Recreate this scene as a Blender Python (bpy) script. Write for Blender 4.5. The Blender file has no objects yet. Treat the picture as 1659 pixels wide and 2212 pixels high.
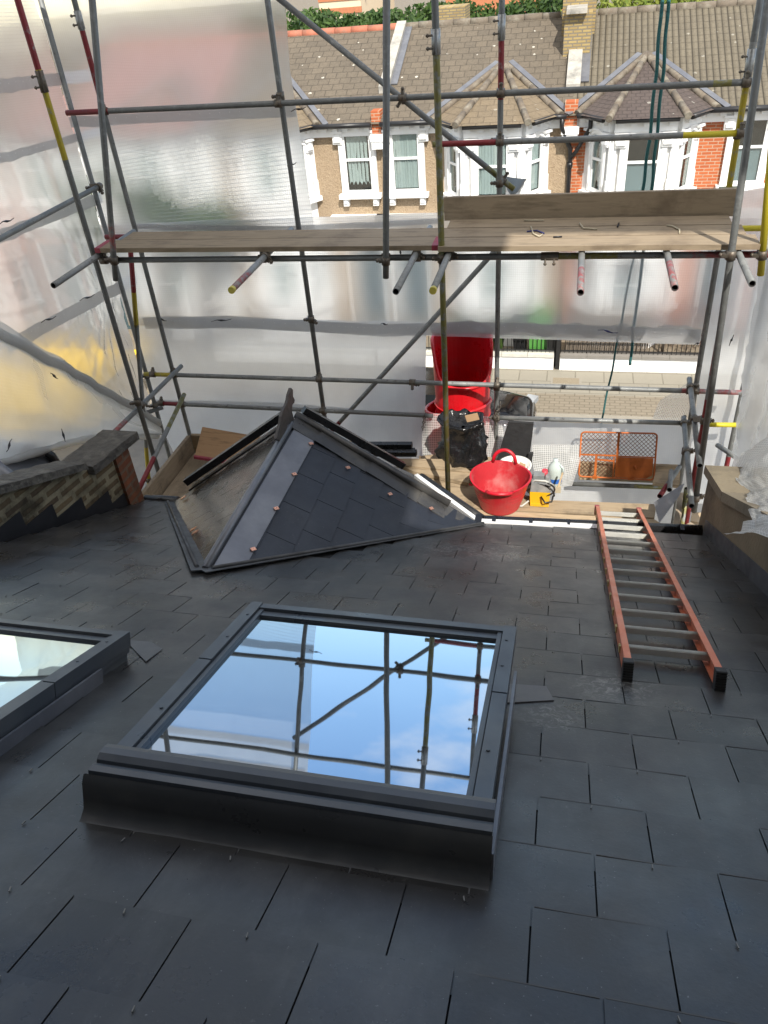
import bpy, math, random
from mathutils import Vector, Matrix, noise as mnoise
random.seed(7)
sc = bpy.context.scene
COL = sc.collection
R = math.radians

# ------------------------------------------------------------------ camera
PITCH, ROLL, YAW, FPX, PW, PH = 0.63250664, 0.09334654, 0.26698425, 1663.2, 1659.0, 2212.0
fw = Vector((-math.sin(YAW)*math.cos(PITCH), math.cos(YAW)*math.cos(PITCH), -math.sin(PITCH)))
r0 = Vector((math.cos(YAW), math.sin(YAW), 0)); d0 = fw.cross(r0)
rt = r0*math.cos(ROLL)+d0*math.sin(ROLL); dn = d0*math.cos(ROLL)-r0*math.sin(ROLL)
cam = bpy.data.cameras.new('camera'); cam_o = bpy.data.objects.new('camera', cam); COL.objects.link(cam_o)
M = Matrix((rt, -dn, -fw)).transposed().to_4x4(); cam_o.matrix_world = M
cam.sensor_fit = 'VERTICAL'; cam.sensor_height = 24; cam.lens = 24*FPX/PH
cam.clip_start = 0.05; cam.clip_end = 2000; sc.camera = cam_o

# ------------------------------------------------------------------ sky, sun, exposure
SUN_EL, SUN_AZ = 47.0, 25.0                       # azimuth: from behind the camera, swung to the right
to_sun = Vector((math.sin(R(SUN_AZ))*math.cos(R(SUN_EL)), -math.cos(R(SUN_AZ))*math.cos(R(SUN_EL)), math.sin(R(SUN_EL))))
w = bpy.data.worlds.new('World'); sc.world = w; w.use_nodes = True
wn = w.node_tree; wn.nodes.clear()
wo = wn.nodes.new('ShaderNodeOutputWorld'); bg = wn.nodes.new('ShaderNodeBackground'); bg.inputs[1].default_value = 0.15
sky = wn.nodes.new('ShaderNodeTexSky'); sky.sky_type = 'NISHITA'; sky.sun_disc = False
sky.sun_elevation = R(SUN_EL); sky.sun_rotation = R(180-SUN_AZ); sky.altitude = 60; sky.air_density = 1.0; sky.dust_density = 0.2; sky.ozone_density = 1.4
tcw = wn.nodes.new('ShaderNodeTexCoord'); nz = wn.nodes.new('ShaderNodeTexNoise'); nz.inputs['Scale'].default_value = 3.2; nz.inputs['Detail'].default_value = 7; nz.inputs['Roughness'].default_value = .55
mp = wn.nodes.new('ShaderNodeMapping'); mp.inputs['Scale'].default_value = (1, 1, 2.2)
rp = wn.nodes.new('ShaderNodeValToRGB'); rp.color_ramp.elements[0].position = .50; rp.color_ramp.elements[1].position = .74
mxw = wn.nodes.new('ShaderNodeMix'); mxw.data_type = 'RGBA'; mxw.inputs[7].default_value = (6.6, 6.4, 6.1, 1)
wn.links.new(tcw.outputs['Generated'], mp.inputs[0]); wn.links.new(mp.outputs[0], nz.inputs['Vector']); sxw = wn.nodes.new('ShaderNodeSeparateXYZ'); wn.links.new(tcw.outputs['Generated'], sxw.inputs[0])
def wmap(src, a, b, c, d):
    n = wn.nodes.new('ShaderNodeMapRange'); n.inputs[1].default_value = a; n.inputs[2].default_value = b; n.inputs[3].default_value = c; n.inputs[4].default_value = d; wn.links.new(src, n.inputs[0]); return n.outputs[0]
def wadd(a, b):
    n = wn.nodes.new('ShaderNodeMath'); n.operation = 'ADD'; wn.links.new(a, n.inputs[0]); wn.links.new(b, n.inputs[1]); return n.outputs[0]
cov = wadd(wadd(nz.outputs[0], wmap(sxw.outputs[2], .36, .70, 0, .20)), wmap(sxw.outputs[1], .25, -.5, -.03, .14)); wn.links.new(cov, rp.inputs[0])
wn.links.new(rp.outputs[0], mxw.inputs[0]); hs = wn.nodes.new('ShaderNodeHueSaturation'); hs.inputs['Saturation'].default_value = 1.08; wn.links.new(sky.outputs[0], hs.inputs['Color']); wn.links.new(hs.outputs[0], mxw.inputs[6]); wn.links.new(mxw.outputs[2], bg.inputs[0]); wn.links.new(bg.outputs[0], wo.inputs[0])
sl = bpy.data.lights.new('sun', 'SUN'); sl.energy = 3.7; sl.angle = R(.53); sl.color = (1, .95, .87)
so = bpy.data.objects.new('sun', sl); COL.objects.link(so); so.rotation_euler = to_sun.to_track_quat('Z', 'Y').to_euler(); so.location = (0, -5, 20)
vs = sc.view_settings; vs.view_transform = 'Standard'; vs.look = 'None'; vs.exposure = 0.85; vs.gamma = 1
sc.cycles.use_denoising = True; sc.cycles.max_bounces = 10; sc.cycles.transparent_max_bounces = 16
sc.cycles.transmission_bounces = 8; sc.cycles.caustics_refractive = False; sc.cycles.caustics_reflective = False

# ------------------------------------------------------------------ pixels of the photograph (1659 wide) to points on real planes
def ray(x, y): return rt*((x-PW/2)/FPX)+dn*((y-PH/2)/FPX)+fw
def AY(x, y, v): d = ray(x, y); return d*(v/d.y)
def AZ(x, y, v): d = ray(x, y); return d*(v/d.z)
def AX(x, y, v): d = ray(x, y); return d*(v/d.x)
def AP(x, y, p0, n): d = ray(x, y); return d*(p0.dot(n)/d.dot(n))
AL = 0.43861125; HR = 1.28
RN = Vector((0, math.sin(AL), math.cos(AL))); RS = Vector((0, math.cos(AL), -math.sin(AL)))
def RP(x, s, k=0): return Vector((x, 0, 0))+RS*s-RN*(HR-k)          # point on the near roof: x across, s down the slope, k above it
GZ = -9.4; ZB = -4.32; YI = 5.9; YO = 7.1; YF = 21.3

# ------------------------------------------------------------------ materials
class NT:
    def __init__(s, name):
        s.m = bpy.data.materials.new(name); s.m.use_nodes = True; s.t = s.m.node_tree; s.t.nodes.clear()
        s.out = s.n('ShaderNodeOutputMaterial'); s.tc = s.n('ShaderNodeTexCoord')
    def n(s, k, **kw):
        x = s.t.nodes.new(k)
        for a, b in kw.items(): setattr(x, a, b)
        return x
    def l(s, a, b): s.t.links.new(a, b)
    def vec(s, scale=(1, 1, 1), src='Object', rot=(0, 0, 0)):
        m = s.n('ShaderNodeMapping'); m.inputs['Scale'].default_value = scale; m.inputs['Rotation'].default_value = rot
        s.l(s.tc.outputs[src], m.inputs[0]); return m.outputs[0]
    def noise(s, scale=5, detail=4, rough=.55, vec=None, dist=0):
        x = s.n('ShaderNodeTexNoise'); x.inputs['Scale'].default_value = scale; x.inputs['Detail'].default_value = detail
        x.inputs['Roughness'].default_value = rough; x.inputs['Distortion'].default_value = dist
        s.l(vec if vec is not None else s.tc.outputs['Object'], x.inputs['Vector']); return x.outputs[0]
    def ramp(s, f, stops):
        x = s.n('ShaderNodeValToRGB'); e = x.color_ramp.elements
        while len(e) < len(stops): e.new(.5)
        for i, (p, c) in enumerate(stops):
            e[i].position = p; e[i].color = (c if hasattr(c, '__len__') else (c, c, c))[:3]+(1,) if hasattr(c, '__len__') else (c, c, c, 1)
        s.l(f, x.inputs[0]); return x.outputs[0]
    def mix(s, f, a, b, mode='MIX'):
        x = s.n('ShaderNodeMix', data_type='RGBA', blend_type=mode)
        for i, v in ((0, f), (6, a), (7, b)):
            if hasattr(v, 'node'): s.l(v, x.inputs[i])
            elif i == 0: x.inputs[0].default_value = v
            else: x.inputs[i].default_value = tuple(v)+(1,)
        return x.outputs[2]
    def math(s, op, a, b=0):
        x = s.n('ShaderNodeMath', operation=op)
        for i, v in ((0, a), (1, b)):
            if hasattr(v, 'node'): s.l(v, x.inputs[i])
            else: x.inputs[i].default_value = v
        return x.outputs[0]
    def bump(s, h, strength=.3, dist=.01):
        x = s.n('ShaderNodeBump'); x.inputs['Strength'].default_value = strength; x.inputs['Distance'].default_value = dist
        s.l(h, x.inputs['Height']); return x.outputs[0]
    def bsdf(s, col, rough=.6, metal=0, bump=None, spec=None, coat=0):
        b = s.n('ShaderNodeBsdfPrincipled')
        for k, v in (('Base Color', col), ('Roughness', rough), ('Metallic', metal)):
            if hasattr(v, 'node'): s.l(v, b.inputs[k])
            elif hasattr(v, '__len__'): b.inputs[k].default_value = tuple(v)+(1,)
            else: b.inputs[k].default_value = v
        if bump is not None: s.l(bump, b.inputs['Normal'])
        if spec is not None: b.inputs['Specular IOR Level'].default_value = spec
        if coat: b.inputs['Coat Weight'].default_value = coat
        s.l(b.outputs[0], s.out.inputs[0]); return b
    def isl(s): return s.n('ShaderNodeNewGeometry').outputs['Random Per Island']

def simple(name, col, rough=.6, metal=0, var=.25, scale=6, bump=.15, bdist=.004, spec=None, dirt=None, coat=0, bscale=None):
    """a colour that varies a little, with a fine bump; dirt = colour of blotches"""
    t = NT(name); f = t.noise(scale, 6, .6)
    c = t.mix(f, [x*(1-var) for x in col], [min(1, x*(1+var)) for x in col])
    if dirt: c = t.mix(t.ramp(t.noise(scale*.45, 7, .65), [(.48, 0.), (.72, 1.)]), c, dirt)
    rr = t.ramp(t.noise(scale*1.7, 4), [(.3, max(.02, rough-.1)), (.7, min(1, rough+.1))])
    t.bsdf(c, rr, metal, t.bump(t.noise(bscale or scale*6, 4), bump, bdist) if bump else None, spec, coat)
    return t.m

def tube_mat(name, paint=None, wear=.5):
    t = NT(name)
    g = t.mix(t.noise(9, 6, .65), (.10, .105, .105), (.27, .28, .275))
    g = t.mix(t.ramp(t.noise(3.1, 5, .7), [(.52, 0.), (.75, 1.)]), g, (.33, .33, .31))
    g = t.mix(t.ramp(t.noise(23, 3, .6), [(.62, 0.), (.7, .7)]), g, (.06, .05, .045))
    met = .25
    if paint:
        k = t.ramp(t.noise(17, 6, .7), [(wear-.08, 1.), (wear+.08, 0.)])
        p = t.mix(t.noise(12, 4), [x*.65 for x in paint], paint)
        g = t.mix(k, g, p)
    t.bsdf(g, .52, met, t.bump(t.noise(60, 3), .15, .002)); return t.m
GALV = tube_mat('galvanised_tube'); GREY = tube_mat('dull_grey_tube', (.16, .165, .16), .6)
RED = tube_mat('red_painted_tube', (.23, .025, .03), .66); YEL = tube_mat('yellow_painted_tube', (.46, .36, .03), .64)
OLIVE = tube_mat('faded_yellow_tube', (.20, .185, .055), .56); PALEYEL = tube_mat('bright_yellow_tube', (.62, .52, .03), .75)
PINK = tube_mat('worn_red_tube', (.33, .09, .09), .5)
HOLE = simple('tube_inside', (.012, .011, .01), .9, var=.2)
FIT = simple('steel_fitting', (.12, .105, .085), .5, .5, .5, 40, dirt=(.09, .055, .035))
SLEEVE = simple('zinc_sleeve', (.34, .35, .35), .42, .5, .3, 30, dirt=(.16, .15, .13))
YCAP = simple('yellow_plastic_cap', (.50, .42, .08), .5)

def slate_mat(name, a=(.018, .0168, .0158), b=(.037, .0350, .0332), dust=.35, rough=.31, spots=()):
    t = NT(name)
    c = t.mix(t.isl(), a, b)
    c = t.mix(t.ramp(t.noise(2.3, 7, .68), [(.50, 0.), (.80, dust)]), c, (.14, .14, .132))
    c = t.mix(t.ramp(t.noise(34, 5, .7), [(.66, 0.), (.74, .35)]), c, (.17, .165, .15))
    c = t.mix(t.ramp(t.noise(1.1, 3, .5, dist=.6), [(.55, 0.), (.72, .45)]), c, (.016, .0165, .018))
    for P, rad in spots:
        vd = t.n('ShaderNodeVectorMath', operation='DISTANCE'); t.l(t.n('ShaderNodeNewGeometry').outputs['Position'], vd.inputs[0]); vd.inputs[1].default_value = P
        k = t.math('MULTIPLY', t.ramp(t.math('MULTIPLY', vd.outputs['Value'], 1/rad), [(.1, 1.), (1., 0.)]), t.ramp(t.noise(28, 8, .75, dist=1.2), [(.49, 0.), (.62, .6)])); c = t.mix(k, c, (.30, .295, .28))
    rr = t.ramp(t.noise(3.7, 6, .65), [(.3, rough-.09), (.72, rough+.16)])
    c = t.mix(t.math('MULTIPLY', t.ramp(t.noise(1.6, 8, .72, t.vec((3.2, .8, 1))), [(.52, 0.), (.66, 1.)]), dust*.45), c, (.13, .128, .122))
    h = t.math('ADD', t.noise(85, 4, .6), t.math('MULTIPLY', t.noise(13, 6, .7), 1.6))
    c = t.mix(t.ramp(t.noise(130, 2, .5), [(.725, 0.), (.755, .6)]), c, (.20, .195, .18))
    t.bsdf(c, rr, 0, t.bump(h, .20, .0018), .5); return t.m
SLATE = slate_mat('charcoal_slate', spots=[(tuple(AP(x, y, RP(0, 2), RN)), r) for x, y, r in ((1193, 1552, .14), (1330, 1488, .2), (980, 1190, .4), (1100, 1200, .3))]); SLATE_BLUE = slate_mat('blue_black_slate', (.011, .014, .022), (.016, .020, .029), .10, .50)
SLATE_WARM_REFL = slate_mat('slate_warm_reflection', (.044, .037, .031), (.064, .053, .045), .08, .20)  # left bay face: warm reflection put into the slate colour
LEAD = simple('lead_flashing', (.15, .155, .172), .40, .35, .3, 5, .2, .004, dirt=(.22, .225, .235))
LEADOLD = simple('dull_lead', (.07, .072, .075), .6, .2, .35, 8, .25, dirt=(.03, .03, .03))
BLACKPL = simple('black_plastic', (.014, .014, .015), .32, 0, .3, 8, .06)
BLACKMAT = simple('black_board', (.013, .013, .014), .55, 0, .4, 14, .3)
HIPT = simple('dark_hip_tile', (.038, .037, .037), .36, 0, .3, 7, .1, dirt=(.09, .085, .075))
COPPER = simple('copper_clip', (.72, .36, .24), .32, .8, .25, 60, .1, dirt=(.62, .42, .34))
FRAMEG = simple('grey_aluminium_frame', (.058, .066, .076), .36, .1, .15, 4, .03, dirt=(.095, .10, .10))
APRON = simple('painted_apron', (.046, .047, .048), .34, .1, .25, 5, .05, dirt=(.085, .083, .074))
GASKET_SHADE = simple('black_rubber_and_gap_shade', (.008, .008, .009), .6)
def deck(): return simple('roof_deck', (.004, .004, .005), .9)
DECK = deck()

def glass_mat(name, refl=.5, inner=(.02, .024, .026), wav=.35, tint=(.93, .97, 1)):
    t = NT(name)
    g = t.n('ShaderNodeBsdfGlossy'); g.inputs['Roughness'].default_value = .018; g.inputs['Color'].default_value = tint+(1,)
    d = t.n('ShaderNodeBsdfDiffuse'); c = t.mix(t.ramp(t.noise(14, 6, .7), [(.5, 0.), (.8, .4)]), inner, (.07, .075, .075)); t.l(c, d.inputs[0])
    b = t.bump(t.noise(2.6, 1), wav, .004); t.l(b, g.inputs['Normal'])
    m = t.n('ShaderNodeMixShader'); m.inputs[0].default_value = refl
    t.l(d.outputs[0], m.inputs[1]); t.l(g.outputs[0], m.inputs[2]); t.l(m.outputs[0], t.out.inputs[0]); return t.m
SKYGLASS = glass_mat('coated_roof_glass', .54, wav=.16, tint=(.86, .93, 1.))
WINGLASS = glass_mat('window_glass', .32, (.015, .018, .02), .1)
def pane_mat():
    t = NT('clear_pane'); g = t.n('ShaderNodeBsdfGlossy'); g.inputs['Roughness'].default_value = .02
    tr = t.n('ShaderNodeBsdfTransparent'); tr.inputs[0].default_value = (.86, .9, .9, 1); m = t.n('ShaderNodeMixShader'); m.inputs[0].default_value = .13
    t.l(tr.outputs[0], m.inputs[1]); t.l(g.outputs[0], m.inputs[2]); t.l(m.outputs[0], t.out.inputs[0]); return t.m
PANE = pane_mat()

def wood_mat(name, a, b, stain=(.10, .075, .05), axis=0, rough=.75):
    t = NT(name); s = [7., 7., 7.]; s[axis] = .55
    f = t.noise(4, 7, .62, t.vec(s), .5)
    c = t.mix(f, a, b)
    c = t.mix(t.ramp(t.noise(9, 5, .6, t.vec([(.35 if i == axis else 3.) for i in range(3)])), [(.5, 0.), (.68, .6)]), c, [x*.55 for x in a])
    c = t.mix(t.ramp(t.noise(2.6, 6, .7), [(.52, 0.), (.72, .75)]), c, stain)
    c = t.mix(t.isl(), c, t.mix(.3, c, (.5, .45, .38))) if False else c
    t.bsdf(c, rough, 0, t.bump(f, .35, .004), .3); return t.m
WOOD = wood_mat('weathered_board', (.27, .20, .125), (.42, .33, .22))
WOODY = wood_mat('weathered_board_lengthwise', (.27, .21, .145), (.42, .34, .25), (.09, .07, .05), 1)
WOODG = wood_mat('grey_stained_board', (.22, .17, .115), (.34, .27, .185), (.15, .11, .075))
PALEWOOD = wood_mat('pale_new_board', (.38, .28, .17), (.50, .39, .26), (.45, .40, .34))
PLY = wood_mat('plywood', (.30, .18, .095), (.40, .245, .13), (.24, .15, .09))
REDEND = simple('red_paint_end', (.26, .03, .05), .6)

def sheet_mat(name, tint=(.64, .635, .63), clear=.06, blur=.64, rough=.60, grid=True, cell=.02, glow=.50):
    t = NT(name)
    uv = t.n('ShaderNodeUVMap').outputs[0]
    tr = t.n('ShaderNodeBsdfTransparent'); tr.inputs[0].default_value = (1, 1, 1, 1)
    rf = t.n('ShaderNodeBsdfRefraction'); rf.inputs['IOR'].default_value = 1.055; rf.inputs['Roughness'].default_value = rough; rf.inputs[0].default_value = (.95, .96, .97, 1)
    tl = t.n('ShaderNodeBsdfTranslucent'); df = t.n('ShaderNodeBsdfPrincipled'); df.inputs['Roughness'].default_value = .32
    c = t.mix(t.ramp(t.noise(3, 5, .6), [(.35, 0.), (.75, 1.)]), tint, [x*.86 for x in tint]); c = t.mix(t.ramp(t.noise(1.3, 8, .75, t.vec((1, 1, .35))), [(.54, 0.), (.8, .55)]), c, [x*.62 for x in tint]); t.l(c, tl.inputs[0]); t.l(c, df.inputs['Base Color'])
    bmp = t.bump(t.noise(7, 5, .6, uv), .25, .02); t.l(bmp, df.inputs['Normal'])
    milky = t.n('ShaderNodeMixShader'); milky.inputs[0].default_value = glow; t.l(tl.outputs[0], milky.inputs[2]); t.l(df.outputs[0], milky.inputs[1])
    a = t.n('ShaderNodeMixShader'); t.l(rf.outputs[0], a.inputs[2]); t.l(milky.outputs[0], a.inputs[1]); a.inputs[0].default_value = blur/(1-clear)
    b = t.n('ShaderNodeMixShader'); t.l(a.outputs[0], b.inputs[1]); t.l(tr.outputs[0], b.inputs[2])
    if grid:
        sx = t.n('ShaderNodeSeparateXYZ'); t.l(uv, sx.inputs[0])
        fx = t.math('FRACT', t.math('MULTIPLY', sx.outputs[0], 1/cell)); fy = t.math('FRACT', t.math('MULTIPLY', sx.outputs[1], 1/cell))
        g = t.math('MULTIPLY', t.math('GREATER_THAN', fx, .2), t.math('GREATER_THAN', fy, .2))
        cl = t.math('MULTIPLY', g, clear/.55); t.l(cl, b.inputs[0])
        g2 = t.math('ADD', t.math('MULTIPLY', g, (blur/(1-clear))*.55), (blur/(1-clear))*.55); t.l(g2, a.inputs[0])
    else: b.inputs[0].default_value = clear
    t.l(b.outputs[0], t.out.inputs[0]); return t.m
SHEET = sheet_mat('translucent_sheeting'); SHEET_MILK = sheet_mat('milky_sheeting', (.76, .76, .74), .05, .34, .66, cell=.022, glow=.5)
NETTING = sheet_mat('coarse_white_netting', (.80, .80, .77), .30, .12, .6, True, .022, .4)
BAND = sheet_mat('grey_reinforcement_band', (.74, .74, .75), .06, .25, .66, False, glow=.6)
CLEARF = sheet_mat('clear_film', (.8, .81, .82), .40, .30, .5, True, .016)
EYE = simple('white_eyelet', (.85, .85, .85), .4)
TIE = simple('black_cable_tie', (.012, .012, .016), .4); TIEB = simple('blue_cable_tie', (.02, .025, .12), .4); TIEW = simple('pale_cable_tie', (.5, .5, .46), .5)

def brick_mat(name, cols, mortar, bw=.225, bh=.075, mort=.012, plane='XZ', dirt=None, bump=.5, rough=.85):
    t = NT(name); m = t.n('ShaderNodeMapping')
    sx = t.n('ShaderNodeSeparateXYZ'); cb = t.n('ShaderNodeCombineXYZ'); t.l(t.tc.outputs['Object'], sx.inputs[0])
    t.l(sx.outputs[{'X': 0, 'Y': 1}[plane[0]]], cb.inputs[0]); t.l(sx.outputs[{'Z': 2, 'Y': 1}[plane[1]]], cb.inputs[1])
    b = t.n('ShaderNodeTexBrick'); b.inputs['Scale'].default_value = 1; b.inputs['Brick Width'].default_value = bw; b.inputs['Row Height'].default_value = bh
    b.inputs['Mortar Size'].default_value = mort; b.inputs['Color1'].default_value = cols[0]+(1,); b.inputs['Color2'].default_value = cols[1]+(1,); b.inputs['Mortar'].default_value = mortar+(1,)
    t.l(cb.outputs[0], b.inputs['Vector'])
    c = t.mix(t.noise(7, 5, .6), b.outputs[0], t.mix(.5, b.outputs[0], [x*.5 for x in cols[0]]))
    if dirt: c = t.mix(t.ramp(t.noise(2.2, 7, .7), [(.45, 0.), (.62, .85)]), c, dirt)
    h = t.math('SUBTRACT', 1, b.outputs['Fac']); h = t.math('ADD', h, t.math('MULTIPLY', t.noise(30, 5), .5))
    t.bsdf(c, rough, 0, t.bump(h, bump, .012), .25); return t.m
REDBRICK = brick_mat('orange_red_brick', ((.50, .145, .055), (.40, .10, .04)), (.48, .35, .25), mort=.010)
STOCK = brick_mat('yellow_stock_brick', ((.40, .30, .13), (.28, .20, .09)), (.18, .16, .13), mort=.016)
STOCK_DARK = brick_mat('old_stock_brick', ((.20, .145, .08), (.11, .08, .055)), (.33, .29, .19), bw=.235, bh=.078, mort=.021, plane='YZ', dirt=(.035, .03, .02), bump=1.)
REDEND_BR = brick_mat('red_brick_return', ((.26, .085, .04), (.15, .06, .035)), (.17, .13, .09), plane='YZ', mort=.014, dirt=(.09, .05, .03))
def pebble():
    t = NT('pebbledash_render'); v = t.n('ShaderNodeTexVoronoi'); v.inputs['Scale'].default_value = 34; t.l(t.tc.outputs['Object'], v.inputs['Vector'])
    c = t.mix(v.outputs['Color'], (.24, .175, .11), (.46, .36, .245)); c = t.mix(t.noise(40, 4), c, (.30, .225, .15)); c = t.mix(t.ramp(t.noise(.9, 5), [(.45, 0.), (.7, .4)]), c, (.26, .2, .14))
    t.bsdf(c, .9, 0, t.bump(v.outputs['Distance'], .6, .02), .2); return t.m
PEBBLE = pebble()
WHITE = simple('white_painted_stucco', (.80, .80, .79), .6, 0, .04, 3, .2, .01, dirt=(.68, .67, .64))
WHITE2 = simple('white_fascia', (.70, .70, .70), .4, 0, .04, 5, .05)
GREYSTUC = simple('pale_grey_stucco', (.62, .63, .62), .7, 0, .06, 3, .2)
def tile_mat(name, cols, gap, tw, th, lichen=.6, rib=0):
    """roof covering: UV is metres along the eaves and up the slope"""
    t = NT(name); uv = t.n('ShaderNodeUVMap').outputs[0]
    b = t.n('ShaderNodeTexBrick'); b.inputs['Scale'].default_value = 1; b.inputs['Brick Width'].default_value = tw; b.inputs['Row Height'].default_value = th
    b.inputs['Mortar Size'].default_value = .013; b.inputs['Mortar Smooth'].default_value = .3; b.offset = 0.5 if not rib else 0.0
    for k, v in (('Color1', cols[0]), ('Color2', cols[1]), ('Mortar', gap)): b.inputs[k].default_value = v+(1,)
    t.l(uv, b.inputs['Vector'])
    c = t.mix(t.noise(1.7, 6, .7), b.outputs[0], cols[2]); c = t.mix(t.ramp(t.noise(19, 5, .7), [(.45, 0.), (.7, .45)]), c, [x*.35 for x in cols[0]])
    v = t.n('ShaderNodeTexVoronoi'); v.inputs['Scale'].default_value = 3.0; t.l(t.tc.outputs['Object'], v.inputs['Vector'])
    big = t.ramp(t.noise(.7, 3), [(.4, .03), (.7, .19)])
    sp = t.math('LESS_THAN', v.outputs['Distance'], big); sp = t.math('MULTIPLY', sp, t.ramp(t.noise(11, 3), [(.46, 0.), (.52, 1.)])); c = t.mix(t.math('MULTIPLY', sp, lichen), c, (.62, .60, .52))
    h = t.math('SUBTRACT', 1, b.outputs['Fac'])
    sx = t.n('ShaderNodeSeparateXYZ'); t.l(uv, sx.inputs[0])
    h = t.math('ADD', h, t.math('MULTIPLY', t.math('FRACT', t.math('MULTIPLY', sx.outputs[1], 1/th)), -.8))
    if rib:
        wv = t.math('ABSOLUTE', t.math('SINE', t.math('MULTIPLY', sx.outputs[0], math.pi/rib))); h = t.math('ADD', h, t.math('MULTIPLY', wv, 2.4))
        c = t.mix(t.ramp(wv, [(.12, .75), (.45, 0.)]), c, [x*.25 for x in cols[0]])
    t.bsdf(c, .85, 0, t.bump(h, .7, .02), .25); return t.m
TILE_BR = tile_mat('brown_concrete_tiles', ((.125, .102, .076), (.08, .068, .054), (.15, .124, .092)), (.025, .022, .018), .30, .27)
TILE_PAN = tile_mat('ribbed_brown_tiles', ((.135, .115, .083), (.105, .09, .067), (.16, .138, .10)), (.055, .045, .035), .30, .30, .25, .15)
TILE_RED = tile_mat('pinkish_red_tiles', ((.25, .135, .115), (.21, .115, .10), (.27, .17, .15)), (.12, .06, .05), .3, .27, .1)
TILE_DK = tile_mat('dark_brown_tiles', ((.085, .065, .058), (.065, .05, .046), (.10, .08, .07)), (.03, .025, .022), .20, .16, .3)
TILE_BAY = tile_mat('buff_bay_tiles', ((.17, .132, .086), (.12, .096, .066), (.20, .156, .104)), (.07, .055, .04), .34, .28, .2)
RIDGET = simple('ridge_tile', (.13, .105, .078), .85, 0, .4, 9, .3, dirt=(.24, .22, .175)); RIDGER = simple('red_ridge_tile', (.36, .12, .07), .8, 0, .25, 9, .3, dirt=(.2, .12, .08))
STONE = simple('lichened_concrete', (.36, .34, .30), .9, 0, .3, 7, .5, .01, dirt=(.17, .165, .15))
COPING = simple('blackened_coping', (.075, .067, .056), .95, 0, .6, 16, 1., .02, dirt=(.17, .158, .13), bscale=24)
RENDER = simple('stained_render', (.20, .155, .095), .9, 0, .3, 3.5, .6, .01, dirt=(.085, .068, .045), bscale=40)
RCOP = simple('sandy_coping', (.20, .165, .11), .9, 0, .25, 5, .5, .01, dirt=(.10, .085, .06), bscale=50)
DARKROOM = simple('dark_room', (.012, .013, .014), .9); CURT = simple('white_net_curtain', (.60, .64, .62), .9, 0, .12, 12, 0); PALEREFL = simple('pale_sash_reflection', (.30, .36, .38), .4, 0, .08, 2, 0)
BLKPIPE = simple('black_downpipe', (.012, .012, .013), .4)
PAVE = None
def paving(name, c1, c2, gap, bw, bh, mort=.012):
    t = NT(name); b = t.n('ShaderNodeTexBrick'); b.inputs['Scale'].default_value = 1
    for k, v in (('Brick Width', bw), ('Row Height', bh), ('Mortar Size', mort)): b.inputs[k].default_value = v
    for k, v in (('Color1', c1), ('Color2', c2), ('Mortar', gap)): b.inputs[k].default_value = v+(1,)
    t.l(t.tc.outputs['Object'], b.inputs['Vector'])
    c = t.mix(t.noise(3, 6, .65), b.outputs[0], [x*.8 for x in c1]); c = t.mix(t.ramp(t.noise(25, 4), [(.6, 0.), (.75, .4)]), c, [x*.5 for x in c1])
    t.bsdf(c, .9, 0, t.bump(t.math('SUBTRACT', 1, b.outputs['Fac']), .4, .01), .25); return t.m
SLAB = paving('concrete_flags', (.27, .248, .20), (.225, .205, .168), (.11, .098, .072), .72, .60, .016)
SETT = paving('block_paving', (.235, .20, .15), (.19, .163, .122), (.09, .078, .06), .24, .135, .014)
ASPH = simple('asphalt', (.11, .11, .108), .9, 0, .2, 4, .4, .006, dirt=(.145, .14, .13), bscale=120)
KERB = simple('granite_kerb', (.24, .218, .178), .85, 0, .15, 9, .3, dirt=(.22, .2, .16))
SOIL = simple('front_garden_ground', (.17, .14, .10), .95, 0, .4, 5, .5, .02)
REDPL = simple('red_plastic', (.50, .008, .022), .4, 0, .15, 6, .05, dirt=(.40, .06, .06)); REDDUST = simple('dusty_red_plastic', (.42, .02, .028), .6, 0, .2, 9, .1, dirt=(.46, .17, .16))
REDDK = simple('red_chute_plastic', (.55, .008, .014), .33, 0, .15, 4, .05, dirt=(.36, .05, .05))
ORANGE = simple('orange_steel', (.42, .105, .015), .55, .1, .25, 12, .1, dirt=(.25, .06, .015)); WIRE = simple('rusty_wire', (.14, .055, .025), .6, .4)
FIBRE = simple('orange_fibreglass', (.52, .15, .075), .42, 0, .15, 9, .05, dirt=(.50, .20, .13)); ALU = simple('dirty_aluminium', (.46, .46, .43), .42, .5, .3, 14, .15, dirt=(.32, .30, .19)); RUBBER = simple('ladder_foot_rubber', (.016, .016, .016), .7)
YPL = simple('yellow_plastic', (.72, .42, .008), .38, 0, .08, 9, .03, dirt=(.55, .36, .05)); GPL = simple('dusty_grey_plastic', (.20, .21, .21), .5, 0, .25, 12, .1, dirt=(.32, .31, .29)); REDCAP = simple('red_cap', (.5, .05, .07), .5)
BOT = simple('milky_plastic_bottle', (.48, .55, .53), .25, 0, .06, 4, .05); BLUE = simple('blue_label', (.03, .12, .42), .4); WHITEPL = simple('white_bucket_plastic', (.72, .71, .66), .45, 0, .08, 8)
BAG = simple('black_bin_bag', (.010, .010, .011), .22, 0, .3, 6, .9, .03, bscale=7); CARD = simple('cardboard', (.42, .27, .15), .8)
CARB = simple('black_car_paint', (.004, .004, .005), .10, 0, .1, 4, 0, spec=.35); CARG = simple('car_glass', (.01, .012, .014), .05, 0, .1, 4, 0); CHROME = simple('chrome', (.7, .7, .7), .12, 1, .05, 4, 0); TYRE = simple('tyre', (.015, .015, .015), .8); LAMP = simple('headlamp_lens', (.3, .32, .34), .08, .2, .05, 4, 0)
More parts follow.
